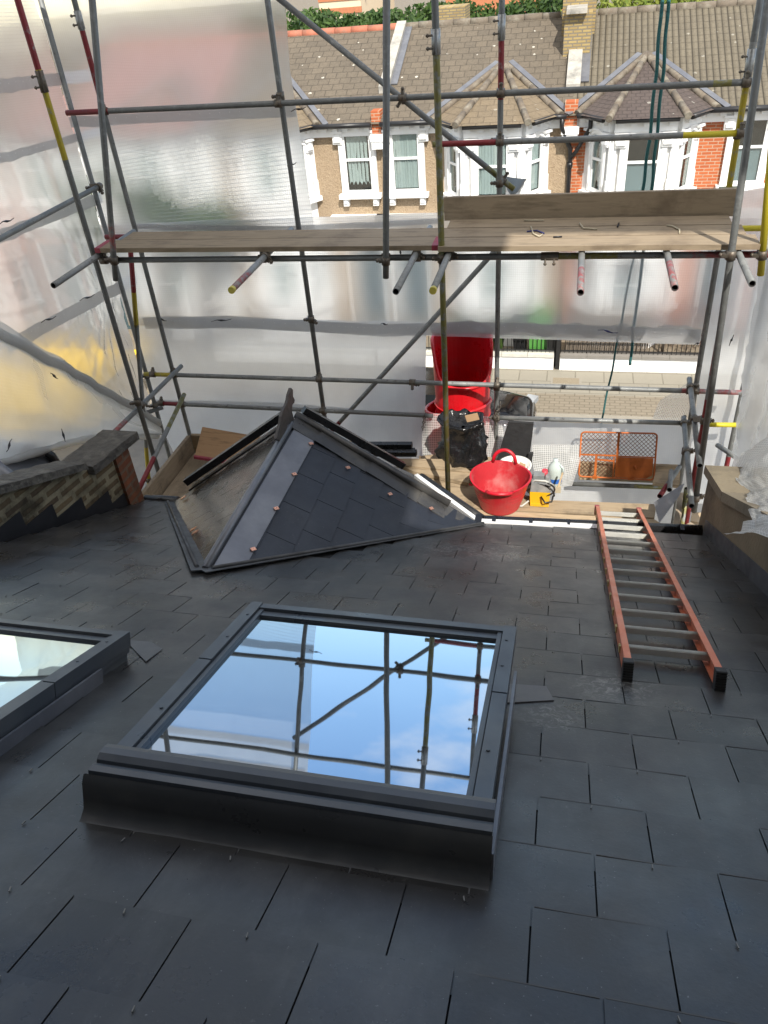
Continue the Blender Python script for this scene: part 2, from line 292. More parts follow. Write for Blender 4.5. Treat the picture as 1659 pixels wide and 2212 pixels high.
ROPE = simple('teal_rope', (.025, .12, .12), .8, 0, .3, 60, .5, .004); GREENBIN = simple('green_bin', (.07, .23, .045), .5, 0, .1, 4, .1); IRON = simple('black_railing', (.012, .012, .012), .5)
DISH = simple('grey_dish', (.075, .095, .12), .45, .1, .08, 4, .03); CREAM = simple('cream_render', (.62, .52, .36), .8, 0, .06, 3); TERRA = simple('terracotta_band', (.40, .15, .07), .8); YGLOW = simple('yellow_glow_skip', (.72, .46, .02), .5, .1, .2, 3, .1, dirt=(.4, .25, .05))
def leaf_mat(name, a, b):
    t = NT(name); c = t.mix(t.isl(), a, b); p = t.bsdf(c, .55, 0, None, .3); p.inputs['Transmission Weight'].default_value = 0
    tl = t.n('ShaderNodeBsdfTranslucent'); t.l(c, tl.inputs[0]); m = t.n('ShaderNodeMixShader'); m.inputs[0].default_value = .3
    t.l(p.outputs[0], m.inputs[1]); t.l(tl.outputs[0], m.inputs[2]); t.l(m.outputs[0], t.out.inputs[0]); return t.m
LEAF = leaf_mat('green_leaves', (.018, .045, .010), (.075, .13, .03)); LEAFY = leaf_mat('yellow_green_leaves', (.10, .15, .02), (.24, .27, .05)); BARK = simple('bark', (.09, .07, .05), .9)
TWINE = simple('straw_twine', (.42, .37, .27), .9)

# ------------------------------------------------------------------ mesh builder
class MB:
    def __init__(s): s.v = []; s.f = []; s.m = []; s.sm = []; s.uv = {}
    def add(s, vs, fs, mi=0, smooth=False, uvs=None):
        o = len(s.v); s.v += [Vector(p) for p in vs]
        for f in fs: s.f.append([i+o for i in f]); s.m.append(mi); s.sm.append(smooth)
        if uvs:
            for i, u in enumerate(uvs): s.uv[o+i] = u
        return s
    def box(s, c, d, X=(1, 0, 0), Y=(0, 1, 0), Z=(0, 0, 1), mi=0):
        c = Vector(c); X, Y, Z = Vector(X)*d[0]/2, Vector(Y)*d[1]/2, Vector(Z)*d[2]/2
        vs = [c+X*a+Y*b+Z*e for e in (-1, 1) for b in (-1, 1) for a in (-1, 1)]
        return s.add(vs, [(0, 2, 3, 1), (4, 5, 7, 6), (0, 1, 5, 4), (2, 6, 7, 3), (0, 4, 6, 2), (1, 3, 7, 5)], mi)
    def span(s, a, b, mi=0):
        a, b = Vector(a), Vector(b); return s.box((a+b)/2, [abs(x) for x in (b-a)], mi=mi)
    def prism(s, pts, vec, mi=0):
        n = len(pts); pts = [Vector(p) for p in pts]; v = Vector(vec)
        nm = (pts[1]-pts[0]).cross(pts[2]-pts[0])
        if nm.dot(v) > 0: pts = pts[::-1]
        vs = pts+[p+v for p in pts]
        fs = [tuple(range(n)), tuple(range(2*n-1, n-1, -1))]+[(i, i+n, (i+1) % n+n, (i+1) % n) for i in range(n)]
        return s.add(vs, fs, mi)
    def beam(s, a, b, wd, ht, up=(0, 0, 1), mi=0):
        a, b = Vector(a), Vector(b); X = (b-a).normalized(); Z = Vector(up); Y = Z.cross(X).normalized(); Z = X.cross(Y)
        return s.box((a+b)/2, ((b-a).length, wd, ht), X, Y, Z, mi)
    def tube(s, a, b, r=.0242, n=12, segs=None, hollow=False, r2=None, hm=None, caps=True, mi=0):
        a, b = Vector(a), Vector(b); X = (b-a).normalized(); Y = X.orthogonal().normalized(); Z = X.cross(Y)
        segs = segs or [(1.0, mi)]; ts = [0]+[q[0] for q in segs]; r2 = r if r2 is None else r2
        vs = []; fs = []; L = len(ts)
        for t in ts:
            p = a.lerp(b, t); rr = r+(r2-r)*t
            vs += [p+(Y*math.cos(k*2*math.pi/n)+Z*math.sin(k*2*math.pi/n))*rr for k in range(n)]
        o = len(s.v); s.v += vs
        for j in range(L-1):
            for k in range(n):
                k2 = (k+1) % n; s.f.append([o+j*n+k, o+j*n+k2, o+(j+1)*n+k2, o+(j+1)*n+k]); s.m.append(segs[j][1]); s.sm.append(True)
        if caps:
            for e, p, q, sg in ((0, a, X, -1), (L-1, b, -X, 1)):
                base = o+e*n; mm = segs[0][1] if e == 0 else segs[-1][1]
                if hollow:
                    ri = r*.83; o2 = len(s.v)
                    s.v += [p+(Y*math.cos(k*2*math.pi/n)+Z*math.sin(k*2*math.pi/n))*ri for k in range(n)]
                    s.v += [p+q*.12+(Y*math.cos(k*2*math.pi/n)+Z*math.sin(k*2*math.pi/n))*ri for k in range(n)]
                    for k in range(n):
                        k2 = (k+1) % n
                        A = [base+k, base+k2, o2+k2, o2+k]; B = [o2+k, o2+k2, o2+n+k2, o2+n+k]
                        if e == 0: A.reverse(); B.reverse()
                        s.f += [A, B]; s.m += [mm, hm if hm is not None else mm]; s.sm += [False, True]
                    s.f.append([o2+n+k for k in range(n)]); s.m.append(hm if hm is not None else mm); s.sm.append(False)
                else:
                    f = [base+k for k in range(n)]
                    if e == 0: f.reverse()
                    s.f.append(f); s.m.append(mm); s.sm.append(False)
        return s
    def path(s, pts, r, n=6, mi=0):
        pts = [Vector(p) for p in pts]; o = len(s.v); Y = None
        for i, p in enumerate(pts):
            X = (pts[min(i+1, len(pts)-1)]-pts[max(i-1, 0)]).normalized()
            Y = X.orthogonal().normalized() if Y is None else (Y-X*Y.dot(X)).normalized(); Z = X.cross(Y)
            rr = r[i] if hasattr(r, '__len__') else r
            s.v += [p+(Y*math.cos(k*2*math.pi/n)+Z*math.sin(k*2*math.pi/n))*rr for k in range(n)]
        for j in range(len(pts)-1):
            for k in range(n):
                k2 = (k+1) % n; s.f.append([o+j*n+k, o+j*n+k2, o+(j+1)*n+k2, o+(j+1)*n+k]); s.m.append(mi); s.sm.append(True)
        s.f.append([o+k for k in range(n)][::-1]); s.f.append([o+(len(pts)-1)*n+k for k in range(n)]); s.m += [mi, mi]; s.sm += [False, False]
        return s
    def lathe(s, prof, c, n=28, mi=0, sx=1, sy=1, closed=False):
        c = Vector(c); o = len(s.v)
        for r, z in prof: s.v += [c+Vector((math.cos(k*2*math.pi/n)*r*sx, math.sin(k*2*math.pi/n)*r*sy, z)) for k in range(n)]
        for j in range(len(prof)-1):
            for k in range(n):
                k2 = (k+1) % n; s.f.append([o+j*n+k, o+j*n+k2, o+(j+1)*n+k2, o+(j+1)*n+k]); s.m.append(mi if not hasattr(mi, '__len__') else mi[j]); s.sm.append(True)
        return s
    def build(s, name, mats, parent=None, origin=None):
        mats = mats if isinstance(mats, (list, tuple)) else [mats]
        me = bpy.data.meshes.new(name)
        if origin is None:
            xs = [v.x for v in s.v]; ys = [v.y for v in s.v]; zs = [v.z for v in s.v]
            origin = Vector(((min(xs)+max(xs))/2, (min(ys)+max(ys))/2, min(zs)))
        me.from_pydata([v-origin for v in s.v], [], s.f)
        for m in mats: me.materials.append(m)
        me.polygons.foreach_set('material_index', s.m); me.polygons.foreach_set('use_smooth', s.sm)
        if s.uv:
            u = me.uv_layers.new(name='UVMap')
            for lp in me.loops: u.data[lp.index].uv = s.uv.get(lp.vertex_index, (0, 0))
        me.update(); ob = bpy.data.objects.new(name, me); COL.objects.link(ob); ob.location = origin
        if parent is not None: ob.parent = parent; ob.matrix_parent_inverse = mw(parent).inverted()
        return ob
def mw(o):
    m = Matrix.Translation(o.location)
    return mw(o.parent) @ o.matrix_parent_inverse @ m if o.parent else m
def tag(o, label, cat, group=None, kind=None):
    o['label'] = label; o['category'] = cat
    if group: o['group'] = group
    if kind: o['kind'] = kind
    return o
def thing(name, loc, label, cat, group=None):
    o = bpy.data.objects.new(name, None); COL.objects.link(o); o.location = loc; o.empty_display_size = .2
    return tag(o, label, cat, group)
def struct(name, mb, m): o = mb.build(name, m); o['kind'] = 'structure'; return o

# ------------------------------------------------------------------ ground and street
g = MB().span((-150, -60, GZ-.6), (150, 400, GZ-.10)); struct('ground', g, SOIL)
YK = 16.75                                                                                   # far kerb line
struct('road', MB().span((-120, 8.6, GZ-.3), (120, YK-.28, GZ-.085)), ASPH)
struct('kerb', MB().span((-120, YK-.28, GZ-.3), (120, YK+.02, GZ)), KERB)
struct('pavement', MB().span((-120, YK+.02, GZ-.3), (120, 17.75, GZ+.004)).span((-120, 6.2, GZ-.3), (120, 8.6, GZ+.004)), SETT)
struct('footpath', MB().span((-120, 17.75, GZ-.3), (120, 19.1, GZ+.006)), SLAB)
struct('front_garden_ground', MB().span((-120, 19.1, GZ-.3), (120, 21.35, GZ+.01)), SOIL)
gr = MB(); gr.span((-.26, 18.27, GZ-.2), (.52, 18.66, GZ+.012)); gr.span((-.20, 18.31, GZ-.2), (.46, 18.62, GZ+.016), 1)
tag(gr.build('drain_cover', [KERB, simple('cast_cover', (.24, .2, .14), .8, .2, .3, 50, .8)]), 'rectangular service cover set into the paving flags opposite', 'drain cover')

# ------------------------------------------------------------------ opposite terrace
def window(parent, O, U, W, gw, gh, style, name='window', sill=True, wide=.2, top=.28, cap=True):
    """sash window: O = bottom centre of the glass on the wall face, U along the wall, W outwards"""
    U, W = Vector(U).normalized(), Vector(W).normalized(); Z = Vector((0, 0, 1)); mb = MB()
    def bx(u0, u1, z0, z1, w0, w1, mi): mb.box(O+U*(u0+u1)/2+Z*(z0+z1)/2+W*(w0+w1)/2, (abs(u1-u0), abs(w1-w0), abs(z1-z0)), U, W, Z, mi)
    h = gw/2
    bx(-h-.07, h+.07, -.09, gh+.06, .002, .012, 2)                          # dark room seen behind the pane
    # curtain of folds, or the lower sash's reflection painted as a blind
    n = 40
    def cloth(z0, z1, u0, u1, mi, amp=.012, frill=False, fold=9):
        vs = []
        for i in range(n+1):
            u = u0+(u1-u0)*i/n; wv = .028+amp*math.sin(i/n*fold*6.28+math.sin(i*.9))
            lo = z0+(.09*abs(math.sin(i/n*5*3.14)) if frill else 0)
            vs += [O+U*u+Z*lo+W*wv, O+U*u+Z*(z0+z1)/2+W*(wv+amp*.8*math.sin(i*1.7)), O+U*u+Z*z1+W*(wv+.002)]
        mb.add(vs, [(i*3+j, i*3+3+j, i*3+4+j, i*3+1+j) for i in range(n) for j in range(2)], mi, True)
    mid = gh*.56
    if style == 'frill': cloth(.12, gh-.04, -h+.03, h-.05, 3, .016, True, 6)
    elif style == 'stripe': cloth(.02, gh, -h, h, 3, .012)
    elif style == 'pale_sash': bx(-h, h, 0, mid, .014, .03, 4)
    elif style == 'sides': cloth(0, gh, -h, -h*.35, 3, .014, False, 4); cloth(0, gh, h*.4, h, 3, .014, False, 4)
    # panes and sash frame
    bx(-h, h, 0, gh, .055, .060, 1)
    for u0, u1, z0, z1 in ((-h-.07, -h, -.09, gh+.06), (h, h+.07, -.09, gh+.06), (-h, h, -.09, 0), (-h, h, gh, gh+.06), (-h, h, mid-.03, mid+.03)): bx(u0, u1, z0, z1, .05, .085, 0)
    # arched head: segments of a flat arch over the glass
    k = 8
    for i in range(k):
        a0 = -1+2*i/k; a1 = -1+2*(i+1)/k; zz = gh-.02+.07*(1-((a0+a1)/2)**2)
        bx(a0*(h+.07), a1*(h+.07), zz, gh+.11, .086, .115, 0); bx(a0*(h+.1), a1*(h+.1), zz+.07, zz+.11, .115, .15, 0)
    if wide:
        for s in (-1, 1):
            bx(s*(h+.07), s*(h+.07+wide*.55), -.09, gh-.20, .003, .10, 0); bx(s*(h+.085), s*(h+.05+wide*.5), .1, gh-.32, .10, .115, 0)
            if cap:
                bx(s*(h+.05), s*(h+.10+wide), gh-.20, gh+.12, .003, .14, 0); bx(s*(h+.03), s*(h+.13+wide), gh+.06, gh+.12, .14, .20, 0); bx(s*(h+.08), s*(h+.07+wide), gh-.14, gh-.05, .14, .185, 0); bx(s*(h+.10), s*(h+.04+wide), gh-.04, gh+.05, .14, .17, 0)
        bx(-h-.05, h+.05, gh+.11, gh+top, .003, .09, 0); bx(-h-.07-wide*.8, h+.07+wide*.8, gh+.121, gh+top, .004, .085, 0)
    if sill:
        bx(-h-.26, h+.26, -.20, -.09, .003, .22, 0)
        for s in (-1, 1): bx(s*(h+.02), s*(h+.17), -.40, -.20, .003, .14, 0); bx(s*(h+.045), s*(h+.145), -.33, -.2, .14, .18, 0)
    return mb.build(name, [WHITE, PANE, DARKROOM, CURT, PALEREFL], parent)

ZE = -3.63; YR = 25.1; ZR = -1.88
def roofquad(mb, pts, mi=0, org=None, U=(1, 0, 0)):
    """sloping quad or triangle with UV in metres"""
    P = [Vector(p) for p in pts]; n = (P[1]-P[0]).cross(P[2]-P[0]).normalized(); U = Vector(U); U = (U-n*U.dot(n)).normalized(); V = n.cross(U)
    o = Vector(org) if org else P[0]
    mb.add(P, [tuple(range(len(P)))], mi, False, [((p-o).dot(U)+50, (p-o).dot(V)+50) for p in P])
def opposite_house(x0, x1, bayc, winc, wallm, tile, baytile, style, label, ridgem, chim=None, low=True, baywall=None):
    H = thing('terraced_house', ((x0+x1)/2, YF, GZ), label, 'house', 'terraced houses across the street')
    MB().span((x0+.002, YF, GZ), (x1-.002, 29, ZE-.02)).build('wall', wallm, H)
    rf = MB(); roofquad(rf, [(x0, YF-.3, ZE), (x1, YF-.3, ZE), (x1, YR, ZR), (x0, YR, ZR)]); roofquad(rf, [(x1, 29.3, ZE), (x0, 29.3, ZE), (x0, YR, ZR), (x1, YR, ZR)])
    rf.add([(x0, YF-.3, ZE), (x0, 29.3, ZE), (x0, YR, ZR)], [(0, 2, 1)]); rf.add([(x1, YF-.3, ZE), (x1, 29.3, ZE), (x1, YR, ZR)], [(0, 1, 2)]); rf.add([(x0, YF-.3, ZE-.01), (x1, YF-.3, ZE-.01), (x1, 29.3, ZE-.01), (x0, 29.3, ZE-.01)], [(0, 3, 2, 1)])
    rfo = rf.build('roof', tile, H)
    rd = MB(); nn = int((x1-x0)/.45)
    for i in range(nn):
        a = x0+(x1-x0)*i/nn; rd.tube((a+.01, YR, ZR-.03+.006*(i % 2)), (a+(x1-x0)/nn, YR, ZR-.03+.006*(i % 2)), .12, 10)
    rd.build('ridge', ridgem, H)
    # cornice with dentils on the flat wall, split round the bay
    bw = 1.30; fl = [(x0+.12, bayc-bw), (bayc+bw, x1-.12)]
    cn = MB(); gt = MB()
    def dent(p, q):
        p, q = Vector(p), Vector(q); L = (q-p).length; U = (q-p).normalized(); W = Vector((U.y, -U.x, 0))
        cn.box((p+q)/2+W*.06+Vector((0, 0, ZE-.17)), (L, .12, .26), U, W); k = max(1, int(L/.26))
        for i in range(k): cn.box(p+U*(L*(i+.5)/k)+W*.17+Vector((0, 0, ZE-.11)), (.13, .11, .10), U, W)
        cn.box((p+q)/2+W*.14+Vector((0, 0, ZE-.035)), (L, .28, .04), U, W)
        gt.tube(p+W*.33+Vector((0, 0, ZE-.01)), q+W*.33+Vector((0, 0, ZE-.01)), .062, 8)
    for a, b in fl:
        if b-a > .2: dent((a, YF, 0), (b, YF, 0))
    f = .70; d = .8
    bp = [Vector((bayc-bw+.06, YF, 0)), Vector((bayc-f, YF-d, 0)), Vector((bayc+f, YF-d, 0)), Vector((bayc+bw-.06, YF, 0))]
    for i in range(3): dent(bp[i], bp[i+1])
    cn.build('cornice', WHITE, H); gt.build('gutter', BLKPIPE, H)
    # bay
    B = MB().prism([p+Vector((0, 0, GZ)) for p in bp], (0, 0, ZE-.04-GZ)).build('bay_window', baywall or WHITE, H)
    br = MB(); ap = Vector((bayc+.02, 23.1, -2.70)); e = [Vector((bayc-bw-.28, YF-.28, ZE+.01)), Vector((bayc-f-.16, YF-d-.42, ZE+.03)), Vector((bayc+f+.16, YF-d-.42, ZE+.03)), Vector((bayc+bw+.28, YF-.28, ZE+.01))]
    for i in range(3): roofquad(br, [e[i], e[i+1], ap], 0, None, e[i+1]-e[i])
    roofquad(br, [Vector((bayc-bw-.32, YF-.24, ZE+.03)), e[0], ap]); roofquad(br, [e[3], Vector((bayc+bw+.32, YF-.24, ZE+.03)), ap])
    for q in e:
        p0 = q
        for i in range(6):
            p1 = q.lerp(ap, (i+1)/6); br.tube(p0+Vector((0, 0, .02)), p1+Vector((0, 0, .035)), .085, 8, mi=1, r2=.075); p0 = q.lerp(ap, (i+1)/6)
    for q, s in ((e[0], -1), (e[3], 1)):
        br.beam(q+Vector((s*.24, 0, .03)), ap+Vector((s*.17, .05, .05)), .14, .02, (0, -.4, 1), 2)
    br.build('bay_roof', [baytile, RIDGET, LEAD], B)
    for zo in ((0, -3.0) if low else (0,)):
        for i in range(3):
            p, q = bp[i], bp[i+1]; U = (q-p).normalized(); W = Vector((U.y, -U.x, 0)); L = (q-p).length
            gw = .68 if i == 1 else .36
            window(B, (p+q)/2+Vector((0, 0, -5.28+zo)), U, W, gw, 1.22, style[i], sill=False, wide=.22 if i == 1 else .17, top=.22)
    for zo in (0, -3.0):
        bs = MB()
        for i in range(3):
            p, q = bp[i], bp[i+1]; U = (q-p).normalized(); W = Vector((U.y, -U.x, 0)); bs.box((p+q)/2+W*.1+Vector((0, 0, -5.45+zo)), ((q-p).length+.1, .2, .12), U, W)
            for s_, b_ in ((.0, p), (0, q)): bs.box(b_+W*.03+Vector((0, 0, -5.2+zo)), (.2, .12, .4), U, W); bs.box(b_+W*.02+Vector((0, 0, -4.55+zo)), (.17, .1, 1.0), U, W)
        bs.build('bay_sill', WHITE, B)
    window(H, Vector((winc, YF, -5.27)), (1, 0, 0), (0, -1, 0), .64, 1.36, style[3])
    if low:
        por = MB().span((winc-.9, YF-.30, -6.10), (winc+.75, YF, -5.92)).span((winc-.85, YF-.2, -6.4), (winc-.65, YF, -6.1)).span((winc+.5, YF-.2, -6.4), (winc+.7, YF, -6.1)); por.build('porch_canopy', WHITE, H)
        dr = MB().span((winc-.5, YF-.06, GZ), (winc+.42, YF, -7.2)).span((winc-.62, YF-.1, GZ), (winc-.5, YF, -6.6), 1).span((winc+.42, YF-.1, GZ), (winc+.54, YF, -6.6), 1).span((winc-.5, YF-.07, -7.1), (winc+.42, YF, -6.65), 2); dr.build('door', [simple('dark_door', (.05, .08, .09), .4), WHITE, WINGLASS], H)
    return H
B0, B1 = -5.02, -.16
HB = opposite_house(B0, B1, -2.0, -4.33, PEBBLE, TILE_BR, TILE_BAY, ('sides', 'stripe', 'stripe', 'stripe'), 'pebbledashed house in the middle of the terrace, with a buff tiled bay roof', RIDGET)
HA = opposite_house(-9.9, B0, -8.15, -5.62, PEBBLE, TILE_BR, TILE_BAY, ('sides', 'stripe', 'sides', 'frill'), 'pebbledashed house with frilly net curtains and red ridge tiles', RIDGER)
HC = opposite_house(B1, 4.75, 1.54, 3.98, REDBRICK, TILE_PAN, TILE_DK, ('sides', 'pale_sash', 'sides', 'pale_sash'), 'red brick house with ribbed tiles and a dark tiled bay roof', RIDGET)
HZ = opposite_house(-14.8, -9.9, -11.65, -14.1, GREYSTUC, TILE_RED, TILE_RED, ('sides', 'stripe', 'sides', 'stripe'), 'white house with a pinkish red roof, blurred by the sheeting', RIDGER)
HY = opposite_house(-19.7, -14.8, -18.0, -15.5, REDBRICK, TILE_BR, TILE_BAY, ('sides', 'stripe', 'sides', 'stripe'), 'brick house at the far left of the terrace, seen only through the side sheet', RIDGET)
HD = opposite_house(4.75, 9.6, 7.85, 5.45, REDBRICK, TILE_PAN, TILE_DK, ('sides', 'stripe', 'sides', 'stripe'), 'red brick house at the right end of the terrace behind the sheet', RIDGET)
# party parapets on the roofs, chimney, downpipe
def parapet(x, wid, y0, host, step=None):
    mb = MB(); f = lambda y: ZR+(y-YR)*(ZR-ZE)/(YR-YF+.3)
    mb.prism([(x-wid/2, y0, f(y0)-.2), (x-wid/2, YR, f(YR)-.2), (x-wid/2, YR, f(YR)+.14), (x-wid/2, y0, f(y0)+.16)], (wid, 0, 0), 0)
    mb.span((x-wid*.45, YF-.22, ZE-.25), (x+wid*.45, YF+.15, ZE+.28), 1); mb.span((x-wid*.62, YF-.3, ZE-.42), (x+wid*.62, YF+.1, ZE-.25), 2); mb.span((x-wid*.55, YF-.28, ZE-.6), (x+wid*.55, YF+.1, ZE-.42), 2)
    mb.beam((x+wid*.75, y0+.3, f(y0+.3)+.03), (x+wid*.75, YR, f(YR)+.03), .24, .03, mi=3)
    mb.build('parapet', [STONE, REDBRICK, WHITE, LEAD], host)
parapet(B0, .26, YF+.9, HB)
parapet(B1-.02, .34, YF+.6, HC)
ch = MB(); ch.span((B1-.42, 24.2, -2.6), (B1+.42, 25.6, -.2)); ch.span((B1-.48, 24.14, -.35), (B1+.48, 25.66, -.2)); ch.span((B1-.34, 23.3, -2.9), (B1+.34, 24.2, -1.72)); ch.span((B1-.30, 23.1, -1.72), (B1+.2, 24.195, -1.6), 1)
for i in range(3): ch.tube((B1, 24.5+i*.4, -.2), (B1, 24.5+i*.4, .2), .11, 10, mi=2)
ch.build('chimney', [STOCK, STONE, TERRA], HC)
c3 = MB(); c3.span((-4.75, 29.1, -3), (-3.75, 30.4, -1.75)); c3.build('chimney', [STOCK], HB)
dp = MB(); dp.path([(B1-.22, YF-.32, ZE-.03), (B1-.22, YF-.3, ZE-.25), (B1+.0, YF-.14, ZE-.75), (B1+.02, YF-.08, ZE-.95), (B1+.02, YF-.08, GZ)], .055, 8); dp.path([(B1+.45, YF-.32, ZE-.03), (B1+.45, YF-.28, ZE-.3), (B1+.15, YF-.12, ZE-.85), (B1+.04, YF-.1, ZE-.98)], .05, 8)
for z in (-4.85, -7): dp.tube((B1+.02, YF-.08, z), (B1+.02, YF-.08, z+.12), .075, 10)
dp.build('downpipe', BLKPIPE, HC)
MB().tube((B0+.12, YF-.06, ZE-.4), (B0+.12, YF-.06, GZ), .035, 8).build('downpipe', WHITE, HB)
# satellite dish on the pebbledashed house's bay
dd = thing('satellite_dish', AY(1110, 420, 20.2), 'grey satellite dish fixed in front of the bay window', 'satellite dish')
ds = MB(); cD = AY(1106, 422, 20.15); ax = Vector((.16, .22, 1)).normalized(); ux = ax.orthogonal().normalized(); uy = ax.cross(ux); vs = []
for j in range(5):
    for k in range(20): q = .28*j/4; vs.append(cD+(ux*math.cos(k*.31416)+uy*math.sin(k*.31416))*q*(1 if True else 1)+ax*(q*q*5.2))
ds.add(vs, [(j*20+k, j*20+(k+1) % 20, (j+1)*20+(k+1) % 20, (j+1)*20+k) for j in range(4) for k in range(20)], 0, True); ds.build('dish', DISH, dd)
MB().path([cD, cD-ax*.15, cD-ax*.15+Vector((0, .25, -.3)), cD+Vector((0, .45, -.35))], .02, 8).build('bracket', BLACKPL, dd)

# garden walls, railings, bins, plants
def gwall(x0, x1, label, rails, cop):
    t = thing('garden_wall', ((x0+x1)/2, 19.2, GZ), label, 'garden wall', 'low front garden walls')
    MB().span((x0, 19.09, GZ), (x1, 19.31, -9.03)).build('wall', WHITE, t)
    c = MB(); n = max(1, int((x1-x0)/.62))
    for i in range(n): c.span((x0+(x1-x0)*i/n+.004, 19.05, -9.03), (x0+(x1-x0)*(i+1)/n-.004, 19.35, -8.95))
    c.build('coping', cop, t)
    if rails:
        r = MB(); k = int((x1-x0)/.11)
        for i in range(k+1): r.tube((x0+(x1-x0)*i/k, 19.2, -8.95), (x0+(x1-x0)*i/k, 19.2, -8.25), .009, 5)
        r.span((x0, 19.18, -8.30), (x1, 19.22, -8.27)); r.span((x0, 19.18, -8.90), (x1, 19.22, -8.875)); r.build('railing', IRON, t)
gwall(-5.0, -.22, 'white rendered garden wall with railings, green plants behind it', True, simple('pale_wall_coping', (.5, .48, .42), .8))
gwall(-.06, 4.7, 'white rendered garden wall with dark stone coping, beside the black gate post', True, simple('dark_wall_coping', (.19, .175, .155), .8, 0, .2, 6))
gwall(-9.85, -5.1, 'white rendered garden wall blurred behind the lower sheet', True, simple('mid_wall_coping', (.4, .38, .33), .8))
fence = MB()
for i in range(34): fence.span((.08+i*.062, 19.75+.01*(i % 2), GZ), (.08+i*.062+.052, 19.78+.01*(i % 2), -8.15))
tag(fence.build('slat_fence', simple('grey_brown_fence_slats', (.16, .13, .10), .8, 0, .35, 14)), 'grey-brown timber slat screen standing behind the railings', 'fence')
gp = MB(); gp.span((-.17, 19.12, GZ), (-.07, 19.22, -8.1)); gp.span((-.42, 19.3, GZ), (-.17, 19.33, -8.3)); tag(gp.build('gate_post', IRON), 'black metal gate post with a short gate leaf between two garden walls', 'gate post')
bn = thing('wheelie_bin', (-.62, 19.75, GZ), 'bright green wheelie bin behind the railings', 'bin')
MB().prism([(-.86, 19.5, GZ+.05), (-.42, 19.5, GZ+.05), (-.36, 19.5, -8.4), (-.92, 19.5, -8.4)], (0, .55, 0)).span((-.80, 19.47, GZ+.2), (-.74, 19.5, -8.5)).span((-.56, 19.47, GZ+.2), (-.50, 19.5, -8.5)).build('body', GREENBIN, bn)
MB().span((-.95, 19.44, -8.4), (-.33, 20.1, -8.33)).build('lid', GREENBIN, bn)
b2 = thing('wheelie_bin', (-1.25, 19.8, GZ), 'black wheelie bin left of the bright green one', 'bin')
MB().prism([(-1.30, 19.7, GZ+.05), (-.98, 19.7, GZ+.05), (-.95, 19.7, -8.4), (-1.36, 19.7, -8.4)], (0, .5, 0)).build('body', BLACKPL, b2); MB().span((-1.38, 19.66, -8.4), (-.94, 20.25, -8.34)).build('lid', BLACKPL, b2)
def leaves(mb, c, rad, n, size, mi=0, up=.3, rnd=random):
    c = Vector(c)
    for i in range(n):
        while True:
            q = Vector((rnd.uniform(-1, 1), rnd.uniform(-1, 1), rnd.uniform(-1, 1)))
            if .25 < q.length < 1: break
        p = c+Vector((q.x*rad[0], q.y*rad[1], q.z*rad[2])); a = Vector((rnd.uniform(-1, 1), rnd.uniform(-1, 1), rnd.uniform(-1, 1)+up)).normalized(); b = a.orthogonal().normalized(); s = size*rnd.uniform(.6, 1.3)
        mb.add([p-a*s, p+b*s*.45, p+a*s, p-b*s*.45], [(0, 1, 2, 3)], mi)
def spiky(loc, label, n, h):
    t = thing('garden_plant', loc, label, 'plant', 'plants behind the railings'); mb = MB()
    for i in range(n):
        a = random.uniform(0, 6.28); l = h*random.uniform(.6, 1.1); o = Vector(loc)+Vector((random.uniform(-.15, .15), random.uniform(-.1, .1), .1)); dv = Vector((math.cos(a), math.sin(a), 0))
        p1 = o+dv*l*.25+Vector((0, 0, l*.75)); p2 = o+dv*l*.75+Vector((0, 0, l*.7)); sd = dv.cross(Vector((0, 0, 1)))*.03
        mb.add([o-sd, o+sd, p1+sd, p1-sd, p2], [(0, 1, 2, 3), (3, 2, 4)])
    mb.build('leaves', LEAF, t); MB().tube(Vector(loc), Vector(loc)+Vector((0, 0, .25)), .05, 6).build('stem', BARK, t)
spiky((-1.75, 19.35, -9.0), 'spiky green plant spilling over the wall right of the red chute', 60, .75); spiky((-2.75, 19.5, -9.2), 'spiky green plant left of the red chute', 70, .95)
hd = thing('shrub', (2.6, 20.2, GZ), 'reddish shrub behind the railings of the brick house', 'shrub'); mb = MB()
for i in range(9): leaves(mb, (1.9+i*.25, 20.1+.2*(i % 2), -8.7+.15*(i % 3)), (.3, .3, .35), 110, .05)
mb.build('foliage', leaf_mat('reddish_leaves', (.13, .055, .04), (.26, .12, .08)), hd); MB().tube((2.6, 20.2, GZ), (2.6, 20.2, -8.7), .04, 6).build('stem', BARK, hd)

